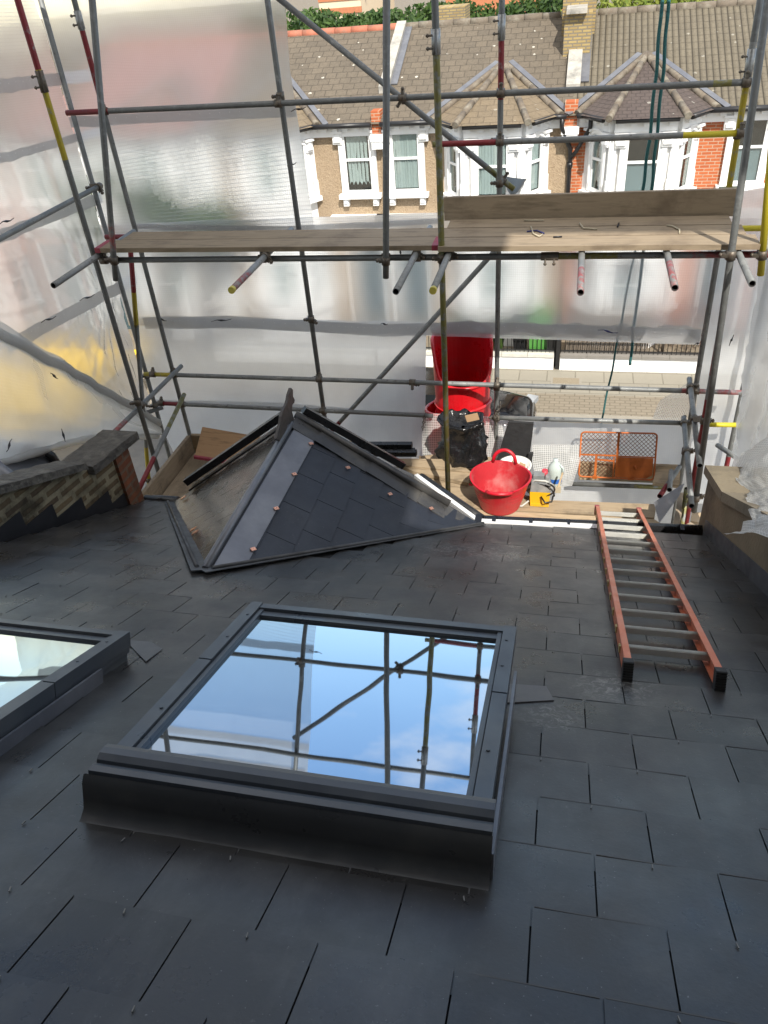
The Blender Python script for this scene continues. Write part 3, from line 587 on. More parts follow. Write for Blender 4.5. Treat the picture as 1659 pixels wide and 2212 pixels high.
# trees and buildings beyond the ridge
def tree(x, y, zc, rad, label, lm, n=2600, size=.15):
    t = thing('tree', (x, y, GZ), label, 'tree', 'trees beyond the rooftops'); mb = MB(); rr = random.Random(int(x*10)+99)
    for i in range(11):
        q = Vector((rr.uniform(-1, 1)*.75, rr.uniform(-.8, .8)*.7, rr.uniform(-.8, .8)*.75)); leaves(mb, Vector((x, y, zc))+Vector((q.x*rad[0], q.y*rad[1], q.z*rad[2])), [k*.42 for k in rad], n//11, size, 0, .3, rr)
    mb.build('crown', lm, t); tk = MB().tube((x, y, GZ), (x+.1, y, zc), .28, 8, r2=.1)
    for a in (0, 2, 4): tk.tube((x, y, zc-rad[2]*.7), (x+math.cos(a)*rad[0]*.5, y+math.sin(a)*rad[1]*.5, zc+.2), .1, 6, r2=.03)
    tk.build('trunk', BARK, t)
for i, (px, py, Y_, rad, lab, lm) in enumerate([
    (600, 25, 36, (2.6, 1.6, 1.5), 'bushy green tree above the red ridge, farthest left', LEAF), (668, 26, 38, (2.2, 1.6, 1.0), 'low green tree in front of the cream building', LEAF),
    (760, 30, 37, (2.4, 1.6, 1.0), 'green tree beside the diagonal brace, right of the cream building', LEAF), (828, 16, 39, (2.6, 1.6, 1.6), 'rounded green tree behind the parapet between the roofs', LEAF),
    (915, 8, 40, (2.2, 1.6, 1.2), 'sunlit green tree between the parapet and the rear chimney', LEAF), (1040, -2, 42, (3.2, 1.6, 1.0), 'green tree right of the rear brick chimney', LEAF), (1160, -14, 42, (2.6, 1.6, 1.3), 'dark green tree left of the tall brick chimney', LEAF),
    (1330, -22, 40, (3.2, 1.8, 1.7), 'yellow-green tree right of the tall brick chimney', LEAFY), (1480, -34, 41, (3.2, 1.8, 1.7), 'yellow-green tree above the ribbed roof, behind the ropes', LEAFY), (1620, -48, 40, (3.4, 1.8, 1.7), 'yellow-green tree at the far right above the ribbed roof', LEAFY)]):
    p = AY(px, py, Y_); tree(p.x, Y_, p.z-rad[2]*.85, rad, lab, lm)
q_ = AY(385, 500, 19.9); tree(q_.x, 19.9, q_.z, (1.3, .8, 1.1), 'green garden tree in front of the white house, blurred by the upper left sheet', LEAF, 1100, .16)
q_ = AY(300, 430, 19.9); tree(q_.x-.3, 19.8, q_.z, (.9, .7, 1.0), 'smaller green garden tree blurred by the sheet beside the back left corner', LEAF, 800, .16)
cb = thing('apartment_block', (-15, 56, GZ), 'cream building with terracotta bands beyond the trees', 'building')
pa = AY(690, 20, 54); pb = AY(776, 12, 54)
MB().span((pa.x, 54, GZ), (pb.x+.1, 64, 1)).build('wall', CREAM, cb); MB().span((pa.x-.03, 53.95, pa.z+.35), (pb.x+.13, 54, pa.z+.55)).span((pa.x-.03, 53.95, pa.z+.95), (pb.x+.13, 54, pa.z+1.05)).span((pa.x-.05, 53.9, pa.z-.3), (pb.x+.15, 54, pa.z)).build('band', TERRA, cb)
wb = MB()
for i in range(3): wb.span((pa.x+.5+i*1.1, 53.97, pa.z+1.6), (pa.x+1.1+i*1.1, 54.01, pa.z+2.6))
wb.build('window', WINGLASS, cb)
rb = thing('brick_building', (-3, 60, GZ), 'orange brick building just visible between the poles', 'building'); q = AY(1010, 6, 62)
MB().span((q.x-1.5, 62, GZ), (q.x+7, 70, q.z+3)).build('wall', TERRA, rb); MB().span((q.x-1.6, 61.9, q.z+.9), (q.x+7.1, 62, q.z+1.2)).build('band', CREAM, rb)

# black car at the far kerb
def car(x_front, yc, label):
    t = thing('parked_car', (x_front-2.1, yc, GZ-.08), label, 'car'); mb = MB()
    z0 = GZ-.08
    prof = [(0, .35, .52, .60), (-.06, .25, .74, .72), (-.22, .2, .86, .80), (-.7, .2, .96, .86), (-1.15, .2, 1.02, .88), (-2.0, .2, 1.05, .89), (-3.2, .2, 1.05, .89), (-3.8, .2, 1.03, .86), (-4.15, .25, .95, .78), (-4.25, .35, .7, .66)]
    n = 16; vs = []
    for x, lo, hi, hw in prof:
        for k in range(n+1):
            a = math.pi*k/n; vs.append((x_front+x, yc-math.copysign(abs(math.cos(a))**.45, math.cos(a))*hw, z0+lo+(hi-lo)*math.sin(a)**.5))
    fs = [(i*(n+1)+k, i*(n+1)+k+1, (i+1)*(n+1)+k+1, (i+1)*(n+1)+k) for i in range(len(prof)-1) for k in range(n)]
    mb.add(vs, fs, 0, True); mb.add([vs[k] for k in range(n+1)], [tuple(range(n, -1, -1))]); mb.add([vs[-n-1+k] for k in range(n+1)], [tuple(range(n+1))]); mb.build('body', CARB, t)
    cab = MB(); cs = [(-1.05, 1.0, .80), (-1.75, 1.42, .66), (-2.9, 1.46, .66), (-3.7, 1.02, .76)]; vs = []
    for x, hi, hw in cs: vs += [(x_front+x, yc-.80, z0+1.0), (x_front+x, yc-hw, z0+hi), (x_front+x, yc+hw, z0+hi), (x_front+x, yc+.80, z0+1.0)]
    for i in range(3):
        for k in range(3): cab.add([vs[i*4+k], vs[i*4+k+1], vs[i*4+5+k], vs[i*4+4+k]], [(0, 1, 2, 3)], 1 if (k == 1 and i == 1) else 0)
    cab.build('cabin', [CARG, CARB], t)
    for s in (-1, 1):
        MB().box((x_front-.16, yc+s*.60, z0+.70), (.24, .34, .12), (1, s*-.35, 0), (s*.35, 1, 0)).build('headlight', LAMP, t)
        for x in (-.85, -3.4):
            wl = MB().tube((x_front+x, yc+s*.68, z0+.32), (x_front+x, yc+s*.90, z0+.32), .32, 20).build('wheel', TYRE, t); MB().tube((x_front+x, yc+s*.84, z0+.32), (x_front+x, yc+s*.91, z0+.32), .2, 14).build('rim', CHROME, wl)
    MB().span((x_front-.06, yc-.3, z0+.46), (x_front+.01, yc+.3, z0+.58)).build('grille', CHROME, t)
    return t
cp = AZ(1158, 885, -8.7); car(cp.x, 15.62, 'glossy black car parked at the far kerb, its bonnet right of the red chute')
# invented yellow skip, put in for the yellow glow through the left sheet
sk = thing('skip', (-12.3, 15.6, GZ), 'invented yellow skip behind the left sheet, giving its yellow glow', 'skip')
MB().prism([(-14.0, 14.7, GZ+.1), (-11.2, 14.7, GZ+.1), (-10.6, 14.7, GZ+1.5), (-14.6, 14.7, GZ+1.5)], (0, 1.9, 0)).build('body', YGLOW, sk)

# ------------------------------------------------------------------ the near house
NH = thing('terraced_house', (-1.1, 2, GZ), 'near house with a black slate roof, roof windows and a hipped bay roof', 'house')
G = .2343; S0 = 1.393
def xl(s): return -3.33-(5.75-s)*.085                 # the party walls flare a little up the slope
def xr(s): return 1.10+(5.95-s)*.05
S_E = 5.76
sm = MB(); dk = MB()
dk.prism([RP(xl(-.6), -.6, -.004), RP(xr(-.6), -.6, -.004), RP(xr(5.9), S_E+.12, -.004), RP(-.53, S_E-.01, -.004), RP(-1.93, 4.05, -.004), RP(-3.05, S_E-.01, -.004), RP(xl(5.75), S_E-.01, -.004)], -RN*.12)
def in_bay(x, s):                                      # inside the bay roof's footprint
    h = 1.26*(s-4.02)/(5.75-4.02); return s > 4.02 and abs(x+1.80) < h+.0
rk = random.Random(3)
for r in range(-9, 19):
    s0 = S0+r*G; s1 = s0+G
    if s0 > 5.80: break
    off = .014+(.15 if r % 2 else 0)
    for i in range(-16, 8):
        a = off+i*.3+.0022; b = a+.2956
        L, Rr = max(a, xl(s0)), min(b, xr(s0))
        se = min(s1, S_E+.02 + max(0, (b-.0)*.09))
        if Rr-L < .03 or se-s0 < .03: continue
        if in_bay((L+Rr)/2, (s0+se)/2-.10): continue
        ja = rk.uniform(-.0015, .0015); jb = rk.uniform(-.002, .002)
        p = [RP(L, s0-.06, .003), RP(Rr, s0-.06, .003), RP(Rr, se+jb, .0105+ja), RP(L, se+jb, .0105-ja)]
        sm.prism(p, -RN*.005)
        if rk.random() < (.8 if (L+Rr)/2 > -.05 else (.25 if s0 > 2.9 else .04)): sm.prism([RP(L+.004, se+jb-.0032, .0109), RP(Rr-.004, se+jb-.0032, .0109), RP(Rr-.004, se+jb+.0006, .0112), RP(L+.004, se+jb+.0006, .0112)], -RN*.004, 2)
        if r < 12 and rk.random() < .65:                # the bent tail of a copper disc rivet at the joint's foot
            q = RP(b+.002-.02, se-.045 if False else s0+.05, .0125); 
            q = RP((L+Rr)/2+rk.uniform(-.008, .008), se-.028, .013); sm.beam(q, q+Vector((rk.uniform(-.004, .004), 0, 0))+RS*.012+RN*.003, .0028, .003, RN, 1)
sm.build('slate_roof', [SLATE, simple('rivet_tail', (.16, .155, .14), .5, .6), simple('dusty_cut_edge', (.065, .065, .064), .8, 0, .5, 9)], NH)
dk.build('roof_deck', DECK, NH)
# eaves: white fascia edge and black gutter
ev = MB(); e0 = AP(1034, 1134, RP(0, S_E, 0), RN); e1 = AP(1530, 1158, RP(0, S_E+.1, 0), RN)
E1 = RP(-.54, 5.75); E2 = RP(-3.07, 5.745); F1 = AZ(890, 1030, -3.65)
er = RP(1.12, 5.93)
ev.beam(E1+Vector((0, .03, .0)), AP(1290, 1145, RP(0, 5.85, 0), RN)+Vector((0, .03, 0)), .05, .03, (0, 0, 1), 0)
ev.beam(E1+Vector((0, .03, 0)), F1+Vector((0.03, .02, 0)), .036, .03, (0, 0, 1), 0)
ev.build('fascia', WHITE2, NH)
gu = MB(); gu.tube(E1+Vector((0, .085, -.03)), er+Vector((0, .085, -.03)), .045, 10); gu.tube(E1+Vector((.05, .07, -.03)), F1+Vector((.07, .04, -.03)), .04, 10); MB().tube(E2+Vector((-.3, .07, -.03)), E2+Vector((0, .07, -.03)), .045, 10).build('gutter', BLACKPL, NH)
for i in range(6): p = (E1+Vector((0, .06, 0))).lerp(er+Vector((0, .06, 0)), (i+.4)/6); gu.box(p+Vector((0, -.0, .012)), (.03, .07, .012))
gu.span(E1+Vector((-.03, -.03, -.06)), E1+Vector((.02, .10, .025)))
gu.build('gutter', BLACKPL, NH)
# front wall and bay wall under the eaves, party wall to the rear and an added unseen block behind the viewer keeping sun off the slates
fwl = MB().span((-3.3, 0, GZ), (1.1, 4.60, -3.95)).prism([(-3.1, 4.5, GZ), (-.5, 4.5, GZ), (-1.15, 5.28, GZ), (-2.45, 5.28, GZ)], (0, 0, -3.75-GZ)); fwl.build('front_wall', STOCK, NH)
lf = MB().span((-5.6, -5.5, -3.5), (3.6, -.55, 2.35)); lf.build('added_shade_block', simple('dark_shade_block', (.05, .05, .055), .6), NH)
MB().span((-1.3, -1.9, 2.35), (.7, -1.0, 4.6)).build('chimney', STOCK, NH)  # unseen stack, added to shade the left boards
# bay roof
BR = MB(); R0 = Vector((-1.93, 3.07, -2.835)); A = Vector((-1.94, 4.83, -2.835)); F2 = Vector((-2.45, 5.34, -3.65))
LF = lambda v, k=.008: v
BR.add([R0, A, E2, E1, F1, F2], [(0, 2, 1), (0, 1, 3), (1, 4, 3), (1, 5, 4), (1, 2, 5)])
BRo = BR.build('bay_roof', BLACKMAT, NH)
def face_slates(P0, P1, P2, mat, name, width=.30, gauge=.235, flip=1, clip=None):
    """slates laid on the triangle P0 (ridge start), P1 (apex), P2 (eaves corner); courses run parallel to the ridge"""
    U = (P1-P0).normalized(); n = (P1-P0).cross(P2-P0).normalized()
    if n.z < 0: n = -n
    V = (U.cross(n)).normalized()
    if V.z > 0: V = -V
    mb = MB(); H = (P2-P0).dot(V); ux2 = (P2-P0).dot(U); L = (P1-P0).length
    def lim(h): t = h/H; return ux2*t, L+(ux2-L)*t
    nr = int(H/gauge)+1
    for r in range(nr):
        h0 = r*gauge; h1 = min(h0+gauge, H)
        u = -2.4+(width/2 if r % 2 else 0)
        while u < L+2.4:
            lo0, hi0 = lim(h0); lo1, hi1 = lim(h1)
            a0, b0, a1, b1 = max(u, lo0), min(u+width-.004, hi0), max(u, lo1), min(u+width-.004, hi1)
            if b0-a0 > .01 or b1-a1 > .01:
                if b0 < a0: a0 = b0 = (a0+b0)/2
                if b1 < a1: a1 = b1 = (max(lo1, min(hi1, (a1+b1)/2)))
                q = [P0+U*a0+V*h0+n*.006, P0+U*b0+V*h0+n*.006, P0+U*b1+V*h1+n*.014, P0+U*a1+V*h1+n*.014]
                if (q[0]-q[1]).length < .004: q = [q[0], q[2], q[3]]
                elif (q[2]-q[3]).length < .004: q = q[:3]
                mb.prism(q, -n*.005)
            u += width
    return mb.build(name, mat, BRo), U, V, n
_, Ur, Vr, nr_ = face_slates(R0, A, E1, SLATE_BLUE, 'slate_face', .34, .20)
_, Ul, Vl, nl_ = face_slates(R0, A, E2, SLATE_WARM_REFL, 'slate_face')
# lead saddle over the ridge with its roll, hip tiles, valley gutters, copper clips
ld = MB(); ld.prism([AP(x, y, R0+nr_*.021, nr_) for x, y in ((456, 1232), (647, 907), (678, 955), (534, 1217))], -nr_*.004); ld.prism([R0-Ur*.05+nl_*.018, A+nl_*.02, A+Vl*.07+nl_*.02, R0+Vl*.07+Ul*.03+nl_*.018], -nl_*.004)
ld.tube(R0+Vector((0, -.02, .02)), A+Vector((0, -.12, .025)), .024, 10); ld.build('lead_ridge_flashing', LEAD, BRo)
hp = MB()
nh = (E1-A).normalized()
for i in range(7):
    a = A.lerp(E1+Vector((-.06, -.0, .01)), i/7); b = A.lerp(E1+Vector((-.06, 0, .01)), (i+1.06)/7); k = .032+.005*(i % 2)
    wv = .165 if i < 6 else .13; sd = (Ur*-1+Vr*.0); sd = nr_.cross(nh).normalized()
    if sd.dot(Vr) < 0 and sd.dot(R0-A) < 0: sd = -sd
    if sd.dot(R0-A) < 0: sd = -sd
    hp.prism([a+nr_*k, b+nr_*(k-.005), b+sd*wv*(.35 if i == 6 else 1)+nr_*(k-.008), a+sd*wv+nr_*(k-.003)], -nr_*.006)
    fn = (F1-A).cross(E1-A).normalized(); fn = fn if fn.z > 0 else -fn
    sf = fn.cross(nh).normalized(); sf = sf if sf.dot(F1-A) > 0 else -sf
    hp.prism([a+fn*k, b+fn*(k-.008), b+sf*.11+fn*(k-.012), a+sf*.11+fn*(k-.002)], -fn*.006)
hp.tube(A+Vector((0, 0, .035)), E1.lerp(A, .16)+Vector((0, 0, .035)), .030, 10)
hp.build('hip_tile', HIPT, BRo)
hl = MB(); nhl = (E2-A).normalized(); a, b = A+Vector((-.09, -.06, .05)), E2.lerp(A, .14)+Vector((-.02, .02, .09))
hl.beam(a, b, .05, .055, (0, 0, 1)); hl.beam(a+Vector((.05, -.03, -.03)), b+Vector((.05, -.03, -.03)), .10, .014, nl_); hl.build('black_hip_trim', BLACKPL, BRo)
h2 = MB(); h2.beam(A+Vector((.05, .05, .05)), F1.lerp(A, .08)+Vector((.0, .0, .07)), .05, .055); h2.build('black_hip_trim', BLACKPL, BRo)
va = MB()
for P, nn, vv in ((E1, nr_, 1), (E2, nl_, -1)):
    d_ = (P-R0).normalized(); sd = RN.cross(d_).normalized(); sd = sd if sd.dot(A-R0) < 0 else -sd
    va.prism([R0-d_*.06+RN*.016, P+RN*.016, P+sd*.075+RN*.016, R0-d_*.06+sd*.10+RN*.016], -RN*.004)
    va.tube(R0+RN*.022+sd*.06, P+RN*.02+sd*.05, .012, 8)
va.box(R0+Vector((-.02, -.08, -.0)), (.10, .16, .03), mi=0); va.build('valley_gutter', LEADOLD, BRo)
for (px, py) in ((672, 958), (636, 1024), (597, 1098), (547, 1186), (752, 1010), (843, 1067), (932, 1098)):
    p = AP(px, py, R0+nr_*.03, nr_); MB().box(p, (.034, .024, .005), Ur if py < 0 else (Ur*.8+Vr*.6).normalized(), nr_.cross((Ur*.8+Vr*.6).normalized()), nr_).build('copper_clip', COPPER, BRo)
for (px, py) in ((417, 1143), (421, 1150), (396, 1075)):
    p = AP(px, py, R0+nl_*.03, nl_); MB().box(p, (.03, .05, .006), Ul, nl_.cross(Ul), nl_).build('copper_clip', COPPER, BRo)
# ridge finial: flat cut-out of a four-legged howling animal
fp = [(603, 952), (597, 948), (601, 932), (606, 915), (608, 900), (612, 886), (619, 874), (622, 864), (624, 852), (629, 838), (633, 842), (633, 856), (637, 864), (636, 870), (632, 874), (631, 890), (634, 902), (637, 908), (634, 926), (630, 934), (626, 928), (627, 914), (622, 916), (618, 932), (613, 946), (607, 951)]
fa = Vector((1, -.55, .05)).normalized(); pl = Vector((.75, -.45, .2)).normalized(); pA = A+Vector((0, -.13, .05))
pl = Vector((1, 0, 0)); fpt = [AX(x, y, -1.93) for x, y in fp]
import mathutils
tri = mathutils.geometry.tessellate_polygon([fpt]); fm = MB(); nP = len(fpt)
fm.add(fpt+[p-pl*.02 for p in fpt], [tuple(t) for t in tri]+[tuple(nP+i for i in t[::-1]) for t in tri]+[(i, (i+1) % nP, (i+1) % nP+nP, i+nP) for i in range(nP)])
fo = fm.build('ridge_finial', simple('dark_iron_finial', (.045, .04, .038), .5, .2, .3, 14), BRo); fo['label'] = 'dark cut-out animal finial standing on the ridge'

# roof windows
TS = R(19.2); SN = Vector((0, math.sin(TS), math.cos(TS))); SV = Vector((0, math.cos(TS), -math.sin(TS))); SU = Vector((1, 0, 0))
P0S = RP(0, 1.72, .13); P0S = P0S-SV*(P0S.dot(SV))          # plane offset
def skylight(corner, label, tilt, kerb):
    SN = Vector((0, math.sin(R(tilt)), math.cos(R(tilt)))); SV = Vector((0, math.cos(R(tilt)), -math.sin(R(tilt)))); dx = 0 if corner is None else corner.x+.103
    def Q(u, v, k=0): return (P0S+SU*u+SV*v+SN*k) if corner is None else corner+SU*(u+.103)+SV*(v-2.715)+SN*k
    x0, x1, v0, v1 = -1.18, -.103, 1.60, 2.715
    fr = MB()
    def bar(u0, u1, a0, a1, k0, k1, mi=0): fr.box(Q((u0+u1)/2, (a0+a1)/2, (k0+k1)/2), (u1-u0, a1-a0, k1-k0), SU, SV, SN, mi)
    # outer cladding, sash and skirt
    for s in (0, 1):
        a, b = (x0, x0+.048) if s == 0 else (x1-.048, x1)
        bar(a, b, v0+.06, v0+.62, -.05, .012); bar(a, b, v0+.624, v1, -.05, .014)
        c, e = (x0+.052, x0+.068) if s == 0 else (x1-.068, x1-.052)
        bar(c, e, v0+.06, v1-.03, -.05, .004); bar(*((x0+.048, x0+.052) if s == 0 else (x1-.052, x1-.048)), v0+.06, v1-.03, -.05, -.004, 1)
    bar(x0+.048, x1-.048, v1-.040, v1, -.05, .010); bar(x0+.068, x1-.068, v1-.085, v1-.046, -.05, -.002); bar(x0+.068, x1-.068, v1-.046, v1-.040, -.05, -.01, 1)
    bar(x0+.004, x0+.03, v0, v1-.004, -.075, -.0505); bar(x1-.03, x1-.004, v0, v1-.004, -.075, -.0505); kd = -.26 if corner is None else -.15
    for a_, b_ in ((x0+kerb, x0+kerb+.02), (x1-kerb-.02, x1-kerb)): bar(a_, b_, v0, v1-kerb, kd, -.0755, 1 if corner is None else 0)  # black kerb strips paint the shadow gap under the main frame
    bar(x0+kerb+.0205, x1-kerb-.0205, v1-kerb-.02, v1-kerb, kd-.03, -.0755, 1 if corner is None else 0)
    for u in (x0+.03, x1-.03):
        for v in (v0+.3, v0+.8, v1-.12): fr.tube(Q(u, v, .012), Q(u, v, .017), .006, 8)
    S = fr.build('roof_window', [FRAMEG, GASKET_SHADE], NH); S['label'] = label
    MB().box(Q((x0+x1)/2, (v0+v1)/2-.02, -.016), (x1-x0-.13, v1-v0-.10, .006), SU, SV, SN).build('pane', SKYGLASS, S)
    # top hood: rounded cap, then the lower lip
    hd = MB(); pr = [(.085, .000), (.082, .018), (.07, .030), (.05, .034), (.028, .030), (.012, .018), (.008, -.002)]
    for (pf, o, mi) in ((pr, 0, 0), ([(.006, .0), (.004, .012), (-.012, .017), (-.03, .012), (-.034, -.03)], 0, 0)):
        vs = [Q(u, v0+a, k) for u in (x0-.012, x1+.012) for a, k in pf]; n = len(pf)
        hd.add(vs, [(i, i+1, n+i+1, n+i) for i in range(n-1)], 0, False); hd.add(vs, [tuple(range(n)), tuple(range(2*n-1, n-1, -1))])
    hd.build('hood', FRAMEG, S)
    ap = MB(); A0 = RP(0, 1.655, .012); zz = [Q(0, v0-.036, .002), Q(0, v0-.048, -.02), Q(0, v0-.052, -.068), Q(0, v0-.056, -.095), Q(0, v0-.075, -.116), Q(0, v0-.105, -.123)]
    vs = [Vector((u+dx, p.y, p.z)) for u in (x0-.024, x1+.014) for p in zz]; n = len(zz)
    ap.add(vs, [(i, i+1, n+i+1, n+i) for i in range(n-1)], 0, True); ap.add([v+Vector((0, .004, -.003)) for v in vs], [(i, n+i, n+i+1, i+1) for i in range(n-1)], 0, True)
    ap.build('apron', APRON, S)
    for u, s in ((x1+.006, 1), (x0-.006, -1)): MB().box(Q(u+.008*s, v0+.42, -.085), (.010, .92, .08), SU, SV, SN).build('side_flashing', LEAD, S)
    return S, Q
S1, Q1 = skylight(None, 'roof window reflecting scaffold tubes and blue sky', 19.2, .05)
S2, Q2 = skylight(AP(281, 1371, RP(0, 2, .115), RN), 'roof window cut off by the left edge, reflecting pale sheeting', 24, .012)
for (a, b, c_, d_) in ([(1118, 1478), (1180, 1482), (1197, 1512), (1117, 1508)], [(284, 1383), (326, 1386), (351, 1402), (318, 1417)]):
    pts = [AP(x, y, RP(0, 2, .014), RN) for x, y in (a, b, c_, d_)]; pts[-1] = pts[-1]+(pts[-1]-pts[1])*.35; pts[0] = pts[0]+(pts[0]-pts[1])*.35; MB().prism(pts, -RN*.003).build('lead_soaker', simple('blending_lead', (.095, .096, .098), .45, .2, .3, 6, .1), NH)

# party walls
LW = thing('party_wall', (-3.6, 3, GZ), 'old stock brick party wall with blackened coping, left of the slate roof', 'wall')
xw = -3.34
def lw(y): return xw-(4.65-y)*.16
prof = [(-.6, -1.13), (3.4, -2.655), (4.2, -2.98), (4.62, -3.05)]
bw_ = MB(); base = [(4.62, -5.0), (-.6, -5.0)]
pts = [Vector((lw(y), y, z)) for y, z in prof+base]; 
bw_.prism(pts, (-.22, 0, 0)); bw_.build('brickwork', STOCK_DARK, LW)
bw2 = MB(); bw2.span((lw(4.62)-.20, 4.47, -5), (lw(4.62)+.004, 4.665, -3.06)); bw2.build('brick_return', REDEND_BR, LW)
cpg = MB()
ptc = [(-.6, -.44), (2.4, -1.96), (3.3, -2.46), (3.95, -2.80)]
def slab(mb, pa, pb, th, x_off, wd, seg=9):
    for i in range(seg):
        t0, t1 = i/seg, (i+1)/seg
        y0, z0 = pa[0]+(pb[0]-pa[0])*t0, pa[1]+(pb[1]-pa[1])*t0; y1, z1 = pa[0]+(pb[0]-pa[0])*t1, pa[1]+(pb[1]-pa[1])*t1
        j = random.uniform(-.006, .006)
        q = [Vector((lw(y0)+x_off+j, y0, z0)), Vector((lw(y1)+x_off+j, y1+.001, z1)), Vector((lw(y1)+x_off-wd, y1+.001, z1)), Vector((lw(y0)+x_off-wd, y0, z0))]
        mb.prism(q, (0, 0, th))
def rough_slab(mb, pts, th, x_off, wd, n=60, amp=.012):
    k = len(pts)-1; ring = [(0, 0), (.0, .55), (.012, 1), (.3, 1.04), (.6, 1.04), (.99, 1), (1, .5), (1, 0)]; m = len(ring); vs = []
    for a in range(n+1):
        t = a/n*k; i0 = min(int(t), k-1); f = t-i0; y = pts[i0][0]+(pts[i0+1][0]-pts[i0][0])*f; z = pts[i0][1]+(pts[i0+1][1]-pts[i0][1])*f
        for u, h in ring:
            p = Vector((lw(y)+x_off-wd*u, y, z+th*h)); d = mnoise.noise(p*9)+.6*mnoise.noise(p*23)
            vs.append(p+Vector((amp*d if u in (0, 1) else 0, 0, amp*.8*d if h > .6 else amp*.5*d)))
    mb.add(vs, [(a*m+b, a*m+(b+1) % m, (a+1)*m+(b+1) % m, (a+1)*m+b) for a in range(n) for b in range(m)], 0, False)
    mb.add([vs[b] for b in range(m)], [tuple(range(m-1, -1, -1))]); mb.add([vs[n*m+b] for b in range(m)], [tuple(range(m))])
rough_slab(cpg, [(-.6, -1.13), (3.4, -2.655), (4.15, -2.945)], .062, .06, .25, 90); rough_slab(cpg, [(4.20, -3.02), (4.74, -3.03)], .068, .065, .31, 30)
cpg.build('coping', COPING, LW)
fl = MB(); steps = 13
for i in range(steps):
    y0 = 1.2+i*.26; y1 = y0+.26
    zt = lambda y: -1.28/math.cos(AL)-y*math.tan(AL)
    q = [Vector((lw(y0)+.006, y0, zt(y0)+.06)), Vector((lw(y1)+.006, y1, zt(y0)+.06)), Vector((lw(y1)+.006, y1, zt(y1)-.02)), Vector((lw(y0)+.006, y0, zt(y0)-.02))]
    fl.prism(q, (-.012, 0, 0))
fl.build('stepped_flashing', simple('black_lead', (.018, .018, .02), .55, .1), LW)
RW = thing('party_wall', (1.4, 3.5, GZ), 'rendered parapet wall with sandy coping, right of the slate roof', 'wall')
def rx(y): return 1.105+(4.87-y)*.055
f1 = [(-.6, -.62), (3.3, -2.52), (4.52, -3.16), (4.80, -3.24), (5.02, -3.28), (5.02, -6.0), (-.6, -6.0)]
mb = MB(); mb.prism([Vector((rx(y), y, z)) for y, z in f1], (.36, 0, 0)); mb.build('rendered_wall', RENDER, RW)
cg = MB(); 
def slabr(pa, pb, th):
    q = [Vector((rx(pa[0])-.03, pa[0], pa[1])), Vector((rx(pb[0])-.03, pb[0], pb[1])), Vector((rx(pb[0])+.42, pb[0], pb[1])), Vector((rx(pa[0])+.42, pa[0], pa[1]))]; cg.prism(q, (0, 0, th))
slabr((-.6, -.60), (2.2, -1.98), .075); slabr((2.21, -1.985), (3.4, -2.57), .075); slabr((3.41, -2.572), (4.53, -3.16), .075); slabr((4.535, -3.16), (5.06, -3.29), .07)
cg.build('coping', RCOP, RW)
MB().prism([Vector((rx(y)-.006, y, z)) for y, z in ((1.0, zt(1.0)+.17), (4.85, zt(4.85)+.13), (4.85, zt(4.85)-.03), (1.0, zt(1.0)-.03))], (.005, 0, 0)).build('lead_flashing', LEADOLD, RW)
# neighbour's bay roof over the left wall
NB = thing('neighbour_roof', (-5, 4.5, GZ), 'neighbour\'s grey slate bay roof with lead hips, beyond the left wall', 'roof')
na = AX(-60, 925, -4.9); nb_ = [AX(95, 972, -4.2), AX(130, 1014, -4.15), AX(-40, 1075, -4.3), AX(-140, 1010, -4.8)]
q = MB(); tp = AX(30, 962, -4.7); q.prism([AX(20, 966, -4.6), AX(90, 974, -4.5), AX(128, 1012, -4.4), AX(100, 1040, -4.15), AX(-40, 1075, -4.15), AX(-60, 1000, -4.6)], (-.1, .1, -.3)); q.build('slates', simple('mid_grey_slate', (.085, .09, .10), .5, 0, .2, 3, .1), NB)
q = MB(); q.path([AX(-40, 985, -4.45), AX(60, 1062, -4.1)], .06, 8); q.path([AX(10, 962, -4.55), AX(92, 976, -4.45)], .05, 8); q.build('lead_hip', LEAD, NB)
q = MB(); q.path([AX(92, 972, -4.45), AX(112, 985, -4.42), AX(132, 1018, -4.38)], .04, 8); q.build('gutter', BLACKPL, NB)
MB().span((-8.0, 0, GZ), (-3.95, 4.4, -3.9)).build('wall', STOCK, NB)

# ------------------------------------------------------------------ scaffold: one rigid frame of clamped tubes
SC = thing('scaffold', (-1.2, 6.5, GZ), 'tube and clamp scaffold around the roof eaves', 'scaffold')
MATS = [GALV, GREY, RED, YEL, OLIVE, PALEYEL, PINK, HOLE, FIT, SLEEVE, YCAP]
g_, d_, r_, y_, o_, py_, pk_ = range(7)
TUBES = {}
def tube(key, name, a, b, segs=None, hollow=True, cap=None):
    """segs: (image row or column fraction 0..1, material)"""
    mb = MB(); mb.tube(a, b, .0242, 14, segs or [(1, g_)], hollow, hm=7)
    o = mb.build(name, MATS, SC); TUBES[key] = (Vector(a), Vector(b), o)
    if cap: X = (Vector(a)-Vector(b)).normalized(); MB().tube(Vector(a)-X*.03, Vector(a)+X*.006, .0262, 14).build('end_cap', YCAP, o)
    return o
def frac(key, px, py):                                     # parameter of the tube point nearest the sight line
    a, b, _ = TUBES[key] if isinstance(key, str) else key; r = ray(px, py); u = b-a
    n = r.cross(u); m = n.cross(r); return max(0, min(1, -(a.dot(m))/(u.dot(m))))
